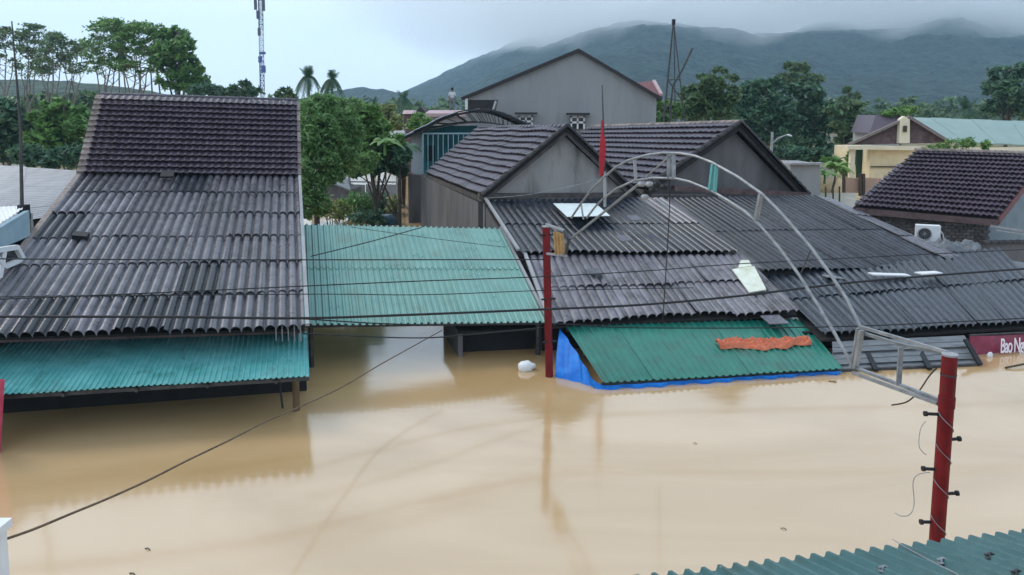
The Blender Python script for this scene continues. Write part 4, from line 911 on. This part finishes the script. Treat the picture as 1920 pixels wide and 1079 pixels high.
p = P(1448, 248, 40); b = MB(); b.tube([(p.x, p.y, -2.6), p], .07, 8); part('post', b, M['palegrey'], sl)
b = MB(); b.tube([P(1448, 270, 40), P(1458, 260, 40), P(1470, 255, 40), P(1478, 253, 40)], .04, 6); part('arm', b, M['palegrey'], sl)
b = MB(); b.lathe(P(1480, 254, 40), [(0, .05), (.12, .03), (.16, -.03), (0, -.06)], 10, (.3, 0, 1)); part('lamp_head', b, M['white'], sl)

# ------------------------------------------------------------------ left edge: zinc roof, white lean-to, mast, window
zr = thing('zinc_roof_house', 'low house with pale zinc roof behind the white lean-to at the left edge', 'house', P(40, 400, 22)); zr.location.z = 0
zq = (P(-170, 452, 17.6), P(112, 404, 20.3), P(160, 322, 24.2), P(-170, 300, 25.5))
zz = (zq[1], zq[2], zq[3], zq[0])
sheets(zr, zz, 3, 5, 6, .014, M['palegrey'], trap=True, seg=10, jit=.01, lift=.012)
deck(zr, zq, M['deck'], .06, .05)
wall(zr, zq[0] + Vector((0, .3, 0)), zq[1] + Vector((-.2, .3, 0)), -2.6, zq[0].z - .15, zq[1].z - .15, .2, M['brown'])
lt = thing('lean_to', 'blue white panelled lean-to with white ribbed top at the left picture edge', 'shed', P(10, 470, 14.5)); lt.location.z = 0
l0, l1, l2, l3 = P(-60, 462, 13.2), P(44, 394, 14.8), P(42, 387, 15.4), P(-90, 390, 15.2)
sheets(lt, (l0, l1, l2, l3), 1, 3, 5, .014, M['white'], trap=True, seg=10)
b = MB(); b.prism([P(-60, 490, 13.1), P(46, 444, 14.75), P(44, 396, 14.75), P(-60, 458, 13.1)], (.05, .1, 0)); part('fascia_panel', b, M['bluewhite'], lt)
for x in (50, 58): b = MB(); p = P(x, 400, 15.2); b.tube([(p.x, p.y, -2.6), (p.x, p.y, p.z)], .03, 8); part('post', b, M['palegrey'], lt)
b = MB(); b.prism([lo0(P(-60, 490, 13.4)), lo0(P(46, 446, 15)), P(46, 446, 15), P(-60, 490, 13.4)], (0, .1, 0)); part('wall', b, M['dark'], lt)
am = thing('antenna_mast', 'tall thin antenna mast standing by the white lean-to at the left', 'mast', P(43, 480, 15.1)); am.location.z = 0
b = MB(); p = P(43, 470, 15.1); b.tube([(p.x + .01, p.y, -2.6), p, P(38, 230, 15.1), P(22, 40, 15.1)], [.045, .04, .028, .012], 8); part('pole', b, M['steel_dark'], am)
b = MB(); b.box(P(45, 398, 15.05), (.16, .16, .3)); part('clamp', b, M['black'], am)
wf = thing('window_frame', 'white window frame leaning in the gap left of the grey corrugated roof', 'window', P(15, 505, 13.3))
def wq(x, y, o=0): return P(x, y, 13.3 + (x / 60) + o)
for a_, c_ in (((-20, 472), (30, 464)), ((30, 464), (42, 486)), ((42, 486), (8, 500)), ((8, 500), (-20, 472)), ((6, 470), (-6, 540))):
    b = MB(); b.bar(wq(*a_), wq(*c_), .09, .09); part('rail', b, M['white'], wf)
b = MB(); b.prism([wq(-18, 474, .05), wq(28, 467, .05), wq(39, 485, .05), wq(9, 497, .05)], (0, .03, 0)); part('pane', b, M['glass'], wf)
fg2 = MB(); nx, ny = 10, 14; vs = []
for j in range(ny + 1):
    for i in range(nx + 1):
        u, v = i / nx, j / ny; vs.append(P(-90 + u * (99 - 8 * v), 712 + 140 * v - 10 * (1 - u), 10.6 + .05 * math.sin(u * 12 + v * 2)))
fg2.add(vs, [(j * (nx + 1) + i, j * (nx + 1) + i + 1, (j + 1) * (nx + 1) + i + 1, (j + 1) * (nx + 1) + i) for j in range(ny) for i in range(nx)], True)
solo('cloth_banner', fg2, M['pinkcloth'], 'pink red cloth hanging at the left edge below the teal awning', 'cloth')
wp_ = thing('corner_post', 'white painted post top in the bottom left corner holding the muddy rope', 'post', P(-10, 1079, 4.9)); wp_.location.z = 0
p = P(-34, 1040, 4.95); b = MB(); b.box((p.x, p.y, 0), (.23, .2, 2 * (P(0, 1002, 4.95).z))); b_ = part('shaft', b, M['white'], wp_)
b = MB(); q = P(-34, 996, 4.95); b.box(q, (.27, .24, .06)); part('cap', b, M['white'], wp_)

# ------------------------------------------------------------------ floating and garden bits
b = MB(); c = PZ(985, 694, .0); b.lathe(c + Vector((-.14, 0, .03)), [(0, 0), (.09, .01), (.125, .08), (.125, .22), (.06, .29), (.04, .34), (0, .35)], 14, (1, .1, .15))
solo('plastic_jug', b, M['foam'], 'white plastic jug floating before the dark shed under the canopy', 'jug')
b = MB(); b.tube([PZ(1885, 690, .02), PZ(1905, 686, .05), PZ(1925, 682, .06)], .02, 6); solo('driftwood', b, M['debris'], 'dark stick floating on the water below the burgundy banner', 'stick')
for x, y, s, lab in ((278, 1030, .045, 'tiny twig floating left of centre in the foreground water'), (1470, 992, .035, 'tiny dark scrap floating left of the near red post'), (1304, 832, .03, 'tiny leaf scrap floating in front of the blue tarpaulin'), (250, 1077, .05, 'dark flotsam at the bottom edge of the water'), (1562, 716, .07, 'dark knot floating at the right end of the blue tarpaulin')):
    c = PZ(x, y, .005); b = MB(); b.tube([c + Vector((-s, s * .4, 0)), c + Vector((0, 0, .012)), c + Vector((s * .7, -s * .5, 0))], s * .14, 5); s *= 1; solo('flotsam', b, M['debris'], lab, 'debris')
b = MB(); c = PZ(729, 421, 0); b.lathe(c + Vector((-.42, 0, .16)), [(0, 0), (.27, .0), (.3, .05), (.3, .4), (.31, .42), (.3, .44), (.3, .8), (.27, .85), (0, .85)], 16, (1, .2, 0))
solo('plastic_drum', b, M['drumblue'], 'blue grey drum floating behind the mint green canopy', 'drum')
b = MB(); c = PZ(694, 418, 0); b.prism([c + Vector((-.18, 0, 0)), c + Vector((.2, 0, 0)), c + Vector((.16, .1, .3)), c + Vector((-.1, .1, .38))], (0, .25, 0)); solo('plastic_crate', b, M['white'], 'small white plastic tub among the plants behind the canopy', 'tub')
yw = thing('yard_wall', 'low grey wall with rail across the flooded garden behind the canopy', 'wall', PZ(700, 365, 0))
for x0, x1 in ((653, 684), (686, 714), (716, 748)):
    b = MB(); b.prism([P(x0, 368, 46), P(x1, 369, 45.6), P(x1, 347, 45.6), P(x0, 346, 46)], (0, .15, 0)); part('wall_panel', b, M['render_grey'], yw)
for x in (655, 700, 745): b = MB(); b.bar(P(x, 370, 45.4), P(x, 332, 45.4), .14, .14); part('post', b, M['palegrey'], yw)
b = MB(); b.bar(P(652, 341, 45.4), P(748, 342, 45.2), .1, .1); part('rail', b, M['palegrey'], yw)
gs = thing('garden_shed', 'low shed with sloping grey roof behind the leafy tree', 'shed', PZ(625, 366, 0))
b = MB(); b.slab(P(592, 330, 44), P(658, 357, 43), P(652, 334, 46), P(600, 318, 46.5), .08); part('roof', b, M['greysheet'], gs)
b = MB(); b.prism([lo0(P(600, 340, 44.4)), lo0(P(650, 357, 43.6)), P(650, 357, 43.6), P(600, 336, 44.4)], (.4, 2, 0)); part('wall', b, M['plaster_dark'], gs)
b = MB(); b.bar(PZ(756, 425, -2.6) + Vector((0, -.0, 0)), P(757, 334, 33.2), .2, .2); solo('fence_post', b, M['timber'], 'rusty brown upright post at the rear corner of the plastered side wall', 'post')

# ------------------------------------------------------------------ trees and plants
def leaf_mesh(name, C_, size, m, parent=None, flat=.5, aspect=.45):
    n = len(C_); C_ = np.asarray(C_, dtype=np.float64)
    nrm = rng.normal(size=(n, 3)); nrm[:, 2] = np.abs(nrm[:, 2]) + flat; nrm /= np.linalg.norm(nrm, axis=1)[:, None]
    t = rng.normal(size=(n, 3)); t -= nrm * (t * nrm).sum(1)[:, None]; t /= np.linalg.norm(t, axis=1)[:, None]
    s = np.cross(nrm, t); sz = (size * rng.uniform(.6, 1.35, n))[:, None]
    V = np.stack([C_ - t * sz, C_ + s * sz * aspect - nrm * sz * .12, C_ + t * sz, C_ - s * sz * aspect - nrm * sz * .12], 1).reshape(-1, 3)
    org = np.array([C_[:, 0].mean(), C_[:, 1].mean(), C_[:, 2].min()]); V -= org
    me = bpy.data.meshes.new(name); me.vertices.add(4 * n); me.vertices.foreach_set('co', V.ravel().astype(np.float32))
    me.loops.add(4 * n); me.loops.foreach_set('vertex_index', np.arange(4 * n, dtype=np.int32))
    me.polygons.add(n); me.polygons.foreach_set('loop_start', np.arange(0, 4 * n, 4, dtype=np.int32))
    me.update(calc_edges=True)
    return link(name, me, m, parent, Vector(org))
def clump(c, r, n, clus=14, spread=.28):
    """leaf centres gathered into twig-sized clusters through an ellipsoid, denser at the surface"""
    r = np.array(r, dtype=float); k = max(3, n // clus); d = rng.normal(size=(k, 3)); d /= np.linalg.norm(d, axis=1)[:, None]
    cc = d * (rng.uniform(.25, 1, k) ** .45)[:, None] * r
    pts = np.repeat(cc, clus, 0)[:n]; sp = spread * float(np.cbrt(np.prod(r)))
    return pts + rng.normal(size=pts.shape) * sp * np.array([.55, .55, .38]) + np.array(c)
def tree(label, trunk, blobs, n, size, m, name='tree', bark='bark', group=None, r0=.2, flat=.5, cat='tree', aspect=.45, limbs=True, spread=.28, clus=14):
    """trunk: points from the foot up; blobs: (px, py, D, half width px, half height px)"""
    T = [Vector(p) for p in trunk]; t = thing(name, label, cat, T[0], group)
    b = MB(); b.tube(T, r0, 7, r2=r0 * .35); C_ = []; tot = sum(w * h for *_, w, h in blobs)
    for px, py, D, w, h in blobs:
        c = P(px, py, D); s = D / F; rx, rz = w * s, h * s; k = max(20, int(n * w * h / tot))
        C_.append(clump(c, (rx, (rx + rz) * .5, rz), k, clus, spread))
        if limbs:
            st = T[-1] if len(T) < 3 else min(T[1:], key=lambda p: (p - c).length + max(0, p.z - c.z) * 3)
            mid = st.lerp(c, .55) + Vector((random.uniform(-.2, .2), random.uniform(-.2, .2), .12 * (c - st).length))
            b.tube([st, mid, c], r0 * .42, 5, r2=r0 * .1, cap=False)
    part('trunk', b, M[bark], t); leaf_mesh('crown', np.concatenate(C_), size, M[m], t, flat, aspect)
    return t
def foot(px, D, py=None): p = P(px, 215, D); return Vector((p.x, p.y, -2.6))
def simple_tree(label, px, D, blobs, n, size, m, top=None, **k):
    f_ = foot(px, D); tz = top if top else max(P(px, bb[1], D).z for bb in blobs)
    tr_ = [f_, Vector((f_.x + random.uniform(-.3, .3), f_.y, f_.z + (tz - f_.z) * .45)), Vector((f_.x + random.uniform(-.5, .5), f_.y, tz))]
    return tree(label, tr_, [(x, y, D + random.uniform(-1, 1) * .02 * D, w, h) for x, y, w, h in blobs], n, size, m, **k)

# airy flat-topped trees on the left skyline
def airy(label, px, D, x0, x1, ya, yb, n, m='leaf_dull'):
    """open umbrella crown: many small ragged leaf sprays carried on thin rising limbs"""
    f_ = foot(px, D); zt = P(px, ya, D).z; zb = P(px, yb, D).z; lean = random.uniform(-.6, .6)
    T = [f_, Vector((f_.x + lean * .2, f_.y, f_.z + (zb - f_.z) * .6)), Vector((f_.x + lean * .5, f_.y, zb - .4)), Vector((f_.x + lean, f_.y + .2, zb + (zt - zb) * .55)), Vector((f_.x + lean * 1.2, f_.y, zt - .5))]
    t = thing('tree', label, 'tree', f_, 'tall airy trees on the left skyline'); b = MB(); C_ = []; stems = []
    for a_ in (-.75, -.3, .15, .6):
        xe = P((x0 + x1) / 2 + (x1 - x0) / 2 * a_, ya + (yb - ya) * (.15 + .5 * abs(a_)), D)
        st = [T[0].lerp(T[1], tt) for tt in (0, .6, 1)] + [T[1].lerp(xe, tt) + Vector((random.uniform(-.25, .25), 0, -.6 * math.sin(math.pi * tt) * abs(a_))) for tt in (.2, .35, .5, .65, .8, .95)]
        b.tube(st, .12, 6, r2=.03); stems.append(st[3:])
    for k in range(n):
        v = ((k + random.random()) / n) ** 1.35; wd_ = .3 + .85 * math.sqrt(max(0, 1 - (1 - v) ** 2)) * (1 - .25 * v)
        x = (x0 + x1) / 2 + (x1 - x0) / 2 * wd_ * random.uniform(-1, 1); y = ya + (yb - ya) * v; d = D + random.uniform(-2, 2)
        c = P(x, y, d); sc = d / F; w = random.uniform(6, 14) * sc; h = random.uniform(2.4, 5.5) * sc
        pts_ = rng.normal(size=(int(random.uniform(30, 80)), 3)) * np.array([w * .62, w * .5, h * .6]) + np.array(c)
        pts_[:, 2] -= np.abs(pts_[:, 0] - c.x) * random.uniform(-.1, .45)
        C_.append(pts_)
        st = stems[k % len(stems)]; q = min(st, key=lambda p: abs(p.z - (c.z - .35 * abs(c.x - p.x) - .9)))
        b.tube([q, q.lerp(c, .5) + Vector((0, 0, -.1 * (c - q).length)), c], .04, 4, r2=.012, cap=False)
    part('trunk', b, M['bark_pale'], t); leaf_mesh('crown', np.concatenate(C_), .19, M[m], t, .8, .5)
airy('airy tree cut by the left picture edge', 8, 82, -40, 46, 52, 134, 34)
airy('airy pale trunked tree, second from the left edge', 50, 86, 28, 92, 46, 140, 42)
airy('airy tree with drooping sprays above the misty green hill', 92, 80, 70, 130, 64, 140, 34)
airy('short airy tree in the gap before the taller leafy trees', 132, 84, 112, 168, 78, 136, 26)
airy('tallest airy tree with layered sprays, left of the dense crown', 200, 76, 158, 244, 38, 132, 64, 'leaf_mid')
airy('airy tree with many thin stems beside the dense crown', 254, 74, 216, 308, 44, 136, 64, 'leaf_mid')
for (x, d), w_ in zip(((222, 80), (236, 82), (266, 80), (284, 78), (300, 77)), ('leftmost', 'second', 'middle', 'fourth', 'rightmost')):
    f_ = foot(x, d); b = MB(); tz = P(x, 90, d).z; b.tube([f_, Vector((f_.x + .2, f_.y, tz * .5)), Vector((f_.x + random.uniform(-.4, .6), f_.y, tz))], .14, 6, r2=.05)
    t = thing('slender_tree', w_ + ' from the left of five slender pale stems under the tall crowns' if w_ in ('second', 'fourth') else w_ + ' of the five slender pale stems under the tall crowns', 'tree', f_, 'slender stems under the tall crowns'); part('trunk', b, M['bark_pale'], t)
    leaf_mesh('crown', clump(P(x + 2, 96, d), (1.2, 1, .5), 160), .3, M['leaf_mid'], t, 1.2)
simple_tree('dense rounded dark green tree right of the airy trees, above the tile roof ridge', 335, 72, [(300, 62, 24, 14), (325, 66, 28, 18), (345, 84, 22, 20), (318, 92, 32, 18), (300, 118, 20, 14), (340, 118, 32, 20), (360, 140, 28, 20), (330, 150, 34, 18), (375, 162, 30, 16)], 5200, .3, 'leaf_mid', r0=.3, spread=.25)
simple_tree('low dark tree behind the right end of the tile roof ridge', 400, 70, [(385, 172, 34, 14), (420, 178, 30, 12), (450, 176, 28, 12)], 1400, .3, 'leaf_dark', r0=.2)
simple_tree('small tree with a tufted top just left of the telecom mast', 458, 66, [(458, 158, 11, 8), (440, 166, 12, 7), (470, 172, 22, 9), (452, 180, 20, 8)], 900, .24, 'leaf_dark', r0=.12)
simple_tree('thin tree with a ragged top right of the telecom mast', 535, 62, [(536, 172, 12, 8), (520, 180, 14, 8), (546, 184, 12, 10)], 700, .22, 'leaf_dull', r0=.1)
# dark bushes on the left
for lab, px, D, bl, n, m in (
    ('dark bushy tree at the left edge above the zinc roof', 15, 46, [(0, 210, 40, 26), (30, 236, 36, 26), (-20, 250, 40, 30), (20, 280, 44, 24)], 2800, 'leaf_dark'),
    ('mid green bushy tree with layered boughs behind the left verge tiles', 115, 44, [(112, 200, 30, 14), (90, 222, 32, 16), (135, 218, 32, 18), (110, 246, 44, 18), (150, 240, 24, 18), (80, 262, 34, 16), (130, 275, 40, 18)], 4200, 'leaf_mid'),
    ('low dark shrub right above the zinc roof edge', 90, 40, [(60, 292, 36, 18), (105, 296, 36, 18), (145, 292, 30, 20)], 2000, 'leaf_dark')):
    simple_tree(lab, px, D, bl, n, .26, m, r0=.16)
simple_tree('hazy green tree below the distant hill at the left', 60, 110, [(30, 196, 40, 14), (75, 190, 40, 12), (120, 196, 40, 12), (165, 186, 34, 14)], 1800, .5, 'leaf_dull')

# areca palms
def palm(label, px, py, D, h_px, nf, L, m='palm', droop=.9):
    nf = int(nf * 2.1)
    top = P(px, py, D); f_ = foot(px, D); t = thing('palm_tree', label, 'palm tree', f_, 'slim areca palms'); b = MB()
    b.tube([f_, Vector(((f_.x + top.x) / 2 + .1, f_.y, (f_.z + top.z) / 2)), top], .11, 7, r2=.07); part('trunk', b, M['bark_pale'], t)
    for k in range(nf):
        az = 2 * math.pi * k / nf + random.uniform(-.3, .3); el = random.choice((random.uniform(.1, .8), random.uniform(.1, .8), random.uniform(.95, 1.3))); d = Vector((math.cos(az), math.sin(az), 0)); fb = MB(); pts = []
        for i in range(8):
            s = i / 7 * L; pts.append(top + d * (s * math.cos(el) * .9) + Z * (s * math.sin(el) - (droop if el < .9 else .35) * s * s / L * (1.1 - .3 * el)))
        for i in range(7):
            p, q = pts[i], pts[i + 1]; side = (q - p).cross(Z).normalized() if (q - p).cross(Z).length > .01 else Vector((1, 0, 0)); w = L * .26 * math.sin(math.pi * (i + 1) / 8) + .05
            for sg in (-1, 1):
                for k2 in range(2):
                    m0 = p.lerp(q, k2 / 2); m1 = p.lerp(q, k2 / 2 + .42)
                    fb.add([m0, m1, m1 + side * sg * w - Z * w * .55 + (q - p) * .5], [(0, 1, 2)])
        fb.tube(pts, .02, 4, r2=.006, cap=False); part('frond', fb, M[m], t)
palm('taller areca palm, right of the telecom mast', 578, 146, 44, 0, 13, 1.0, droop=1.35)
palm('shorter areca palm beside the taller areca palm', 622, 152, 45, 0, 13, .95, droop=1.35)
palm('small far palm with dark round crown left of the person', 756, 186, 90, 0, 13, 1.7, droop=1.1)
palm('thin far palm poking above the garden hedge', 700, 196, 70, 0, 9, 1.1, droop=.8)
palm('dark palm left of the big tree at the right edge', 1812, 206, 75, 0, 13, 2.0, droop=1.1)

# middle garden
tree('leafy willow green tree with forked dark trunk beside the mint canopy', [foot(592, 25.5), P(594, 400, 25.5), P(600, 330, 25.5), P(606, 280, 25.6)],
     [(580, 216, 25.5, 22, 30), (600, 190, 26, 30, 14), (650, 200, 27, 30, 16), (612, 205, 26, 24, 24), (600, 240, 25.4, 34, 28), (640, 225, 26.5, 28, 26), (575, 270, 25, 18, 34), (625, 268, 26, 34, 26), (660, 255, 27, 26, 26), (600, 300, 25.2, 34, 24), (650, 292, 26.4, 30, 20), (572, 330, 24.6, 14, 40), (576, 385, 24.4, 14, 30), (590, 350, 24.8, 22, 26), (618, 330, 25.6, 26, 16), (602, 385, 24.6, 16, 24), (690, 300, 28, 24, 16), (668, 318, 28, 30, 12), (630, 318, 27, 26, 14)],
     19000, .10, 'leaf_cool', r0=.13, spread=.3, aspect=.3, flat=.2)
simple_tree('bright green bushy tree right of the willow green tree', 690, 33, [(668, 222, 18, 20), (690, 212, 22, 16), (680, 246, 26, 18), (706, 240, 24, 18), (700, 268, 28, 16), (668, 282, 24, 14), (735, 262, 22, 14), (726, 282, 26, 14), (748, 278, 14, 18), (690, 300, 26, 14)], 6500, .15, 'leaf_mid', r0=.12)
simple_tree('yellow green bamboo like clump by the far huts', 718, 55, [(708, 218, 14, 20), (728, 214, 16, 20), (742, 234, 12, 18), (716, 242, 20, 14)], 1900, .22, 'leaf_yellow', r0=.1)
simple_tree('small yellow green bush left of the far pink roof', 790, 52, [(786, 222, 12, 12), (776, 234, 12, 12), (800, 228, 8, 8)], 800, .2, 'leaf_fresh', r0=.08)
simple_tree('dark broad leaved tree beside the arched shed', 742, 33, [(735, 276, 20, 14), (752, 290, 14, 16), (725, 300, 24, 14), (748, 318, 14, 12), (700, 316, 26, 10), (660, 320, 30, 8)], 2600, .22, 'leaf_dark', r0=.13, aspect=.5)
def broadleaf(label, px, py, D, n, L, m, name='banana_plant'):
    f_ = P(px, py, D); t = thing(name, label, 'plant', f_); b = MB(); b.tube([f_, f_ + Z * .5], .07, 6, r2=.05); part('stem', b, M[m], t)
    for k in range(n):
        az = 2 * math.pi * k / n + random.uniform(-.3, .3); d = Vector((math.cos(az), math.sin(az), 0)); sd = Vector((-d.y, d.x, 0)); el = random.uniform(.5, 1.2); vs = []; LL = L * random.uniform(.75, 1.1)
        for i in range(7):
            s = i / 6 * LL; c = f_ + Z * .45 + d * s * math.cos(el) + Z * (s * math.sin(el) - .75 * s * s / LL); w = LL * .12 * math.sin(math.pi * (i + .6) / 7) + .01
            vs += [c - sd * w - Z * w * .35, c, c + sd * w - Z * w * .35]
        lb = MB(); lb.add(vs, [(i * 3 + j, i * 3 + j + 1, i * 3 + j + 4, i * 3 + j + 3) for i in range(6) for j in range(2)], True); part('leaf', lb, M[m], t)
broadleaf('banana plant with arched shiny leaves left of the arched shed', 722, 292, 31, 11, 1.15, 'leaf_cool')
broadleaf('dark banana plant close to the left wall of the arched shed', 756, 300, 33.5, 9, 1.5, 'leaf_dark')
broadleaf('small banana plant between willow green tree and yard wall', 672, 318, 34, 9, 1.4, 'leaf_cool')
broadleaf('bright banana plant in front of the cream yellow building', 1566, 330, 42.5, 10, 1.6, 'leaf_fresh')
broadleaf('banana plant beside the grey garden wall near the terrace', 1546, 345, 40, 8, 1.3, 'leaf_mid')
for lab, px, py, D, w, h, n, m in (
    ('yellowish water plants at the foot of the willow green tree', 620, 392, 34, 42, 18, 900, 'leaf_yellow'),
    ('green bush in the flooded garden behind the canopy', 672, 386, 36, 34, 24, 1500, 'leaf_mid'),
    ('darker bush right of the green bush behind the canopy', 708, 382, 38, 26, 24, 1100, 'leaf_dark'),
    ('pale withered plants beside the rusty upright post', 740, 386, 37, 13, 20, 380, 'leaf_yellow'),
    ('low dark plants right above the back edge of the canopy', 690, 408, 33, 34, 12, 800, 'leaf_dark')):
    c = P(px, py, D); f_ = Vector((c.x, c.y, 0)); t = thing('garden_plant', lab, 'plant', f_); s = D / F
    b = MB()
    for k in range(6): b.tube([f_ + Vector((random.uniform(-.5, .5) * w * s, 0, -.2)), c + Vector((random.uniform(-.6, .6) * w * s, 0, random.uniform(0, .6) * h * s))], .02, 5)
    part('stem', b, M['bark'], t); leaf_mesh('foliage', clump(c, (w * s, .8, h * s), n, 10), .11, M[m], t, .4)

# trees on the right
for lab, px, D, bl, n, sz, m in (
    ('light green feathery tree right behind the pole tripod', 1325, 56, [(1300, 172, 24, 16), (1335, 158, 26, 16), (1320, 190, 34, 18), (1360, 178, 24, 20), (1300, 208, 30, 18), (1350, 208, 30, 16)], 4600, .2, 'leaf_dull'),
    ('sparse tall pale tree with thin top behind the light green tree', 1345, 75, [(1320, 142, 16, 6), (1350, 132, 14, 6), (1372, 146, 14, 7), (1340, 152, 18, 6)], 700, .32, 'leaf_dull'),
    ('large dark rounded tree above the dark gable', 1430, 66, [(1412, 168, 28, 16), (1440, 162, 30, 18), (1400, 196, 30, 20), (1450, 194, 36, 22), (1420, 224, 40, 22), (1470, 226, 34, 22), (1450, 258, 40, 20)], 5600, .3, 'leaf_dark'),
    ('dark tree with an uneven crown right of the large dark rounded tree', 1515, 70, [(1490, 170, 26, 14), (1520, 176, 28, 16), (1500, 204, 34, 20), (1540, 206, 30, 18), (1510, 240, 40, 22), (1560, 232, 28, 16), (1525, 272, 44, 18)], 5200, .3, 'leaf_dark'),
    ('pale grey green tree topping the dark trees before the mountain', 1490, 105, [(1480, 122, 12, 7), (1502, 128, 20, 9), (1478, 146, 26, 10), (1515, 150, 28, 10)], 1500, .42, 'leaf_dull'),
    ('smaller dull green tree left of the cream yellow building', 1590, 62, [(1575, 210, 26, 12), (1600, 200, 20, 12), (1590, 234, 30, 16), (1620, 240, 22, 14), (1600, 262, 30, 14)], 2600, .28, 'leaf_dull'),
    ('lone thin tree against the mountain right of the dark trees', 1590, 110, [(1588, 168, 10, 8), (1600, 180, 12, 8), (1578, 186, 12, 8)], 500, .4, 'leaf_dull'),
    ('fresh green bush behind the gable of the cream yellow building', 1695, 58, [(1680, 212, 20, 8), (1704, 206, 14, 8), (1665, 216, 12, 7)], 900, .22, 'leaf_fresh'),
    ('big dark tree at the right picture edge', 1890, 68, [(1880, 140, 30, 16), (1915, 132, 26, 16), (1862, 168, 24, 16), (1905, 170, 36, 22), (1880, 200, 36, 18), (1930, 200, 30, 20)], 4800, .26, 'leaf_dark'),
    ('dark hedge tree hugging the right side of the dark gable', 1478, 50, [(1470, 285, 22, 14), (1500, 292, 28, 14), (1530, 290, 24, 14)], 1700, .22, 'leaf_dark'),
    ('green shrub between the garden wall and the cream yellow building', 1570, 46, [(1560, 305, 18, 12), (1585, 318, 12, 12), (1600, 298, 14, 12)], 1000, .18, 'leaf_fresh'),
    ('low bush behind the cement gable house at the right', 1250, 52, [(1245, 200, 18, 12), (1268, 206, 16, 14), (1240, 222, 16, 12)], 1000, .22, 'leaf_mid')):
    simple_tree(lab, px, D, bl, n, sz, m, r0=.22 if n > 3000 else .1)
# far rows closing the view
k = 0
far = thing
pts = []
for i in range(60):
    px = -220 + i * 38 + random.uniform(-10, 10); D = random.uniform(135, 190)
    pts.append(clump(P(px, 207 + random.uniform(-4, 4), D), (4.2, 3, 2.6), 260, 14))
    pts.append(clump(P(px, 222, D), (4.5, 3, 2.6), 200, 14))
o = leaf_mesh('woodland', np.concatenate(pts), .7, M['leaf_dull']); o['kind'] = 'stuff'; o['label'] = 'distant belt of dull green woodland along the foot of the hills'
# weeds on the ridge of the right tiled house
pts = []
for x, y, w, h in ((1790, 272, 22, 14), (1815, 268, 14, 10), (1765, 276, 14, 8), (1850, 272, 6, 10), (1740, 280, 12, 6)):
    pts.append(clump(P(x, y, 27.4), (w * .0195, .25, h * .0195), 240, 8))
o = leaf_mesh('roof_weeds', np.concatenate(pts), .09, M['leaf_fresh'], None, .1, .2); o['kind'] = 'stuff'; o['label'] = 'fresh green weeds sprouting along the tiled ridge'

# ------------------------------------------------------------------ air: haze and low cloud
def vol(name, mb, dens, col, hetero=None):
    m = bpy.data.materials.new(name); m.use_nodes = True; n, l = m.node_tree.nodes, m.node_tree.links; n.remove(n['Principled BSDF'])
    v = n.new('ShaderNodeVolumePrincipled'); v.inputs['Color'].default_value = (*col, 1); v.inputs['Density'].default_value = dens; v.inputs['Anisotropy'].default_value = .2
    l.new(v.outputs[0], n['Material Output'].inputs['Volume'])
    if hetero: hetero(n, l, v)
    o = part(name, mb, m); o['kind'] = 'stuff'; return o
b = MB(); b.prism([(-1550, -70, -3.7), (1550, -70, -3.7), (1550, 1900, -3.7), (-1550, 1900, -3.7)], (0, 0, 232)); 
hz = vol('haze', b, .0003, (.46, .76, 1.0)); hz['label'] = 'thin pale blue air haze over the flooded valley'
def cloud(n, l, v):
    t = n.new('ShaderNodeTexCoord'); mp_ = n.new('ShaderNodeMapping'); mp_.inputs['Scale'].default_value = (1, .7, 1.3); l.new(t.outputs['Object'], mp_.inputs['Vector'])
    z = n.new('ShaderNodeTexNoise'); z.inputs['Scale'].default_value = .0075; z.inputs['Detail'].default_value = 6; l.new(mp_.outputs[0], z.inputs['Vector'])
    sx = n.new('ShaderNodeSeparateXYZ'); l.new(t.outputs['Object'], sx.inputs[0])
    h = n.new('ShaderNodeMapRange'); h.inputs['From Min'].default_value = 0; h.inputs['From Max'].default_value = 105; h.inputs['To Min'].default_value = -.22; h.inputs['To Max'].default_value = .27; h.clamp = True
    l.new(sx.outputs['Z'], h.inputs['Value'])
    a = n.new('ShaderNodeMath'); a.operation = 'ADD'; l.new(z.outputs['Fac'], a.inputs[0]); l.new(h.outputs[0], a.inputs[1])
    d = n.new('ShaderNodeMapRange'); d.inputs['From Min'].default_value = .42; d.inputs['From Max'].default_value = .72; d.inputs['To Max'].default_value = .016; d.clamp = True
    e = n.new('ShaderNodeMapRange'); e.inputs['From Min'].default_value = -790; e.inputs['From Max'].default_value = -380; e.clamp = True; l.new(sx.outputs['X'], e.inputs['Value'])
    p_ = n.new('ShaderNodeMath'); p_.operation = 'MULTIPLY'; l.new(a.outputs[0], d.inputs['Value']); l.new(d.outputs[0], p_.inputs[0]); l.new(e.outputs[0], p_.inputs[1]); l.new(p_.outputs[0], v.inputs['Density']); v.inputs['Anisotropy'].default_value = .7
b = MB(); b.prism([(-250, 560, 60), (1350, 560, 60), (1350, 1560, 60), (-250, 1560, 60)], (0, 0, 150))
cl = vol('low_cloud', b, .01, (.995, .998, 1), cloud); cl['label'] = 'low grey cloud covering the mountain top'
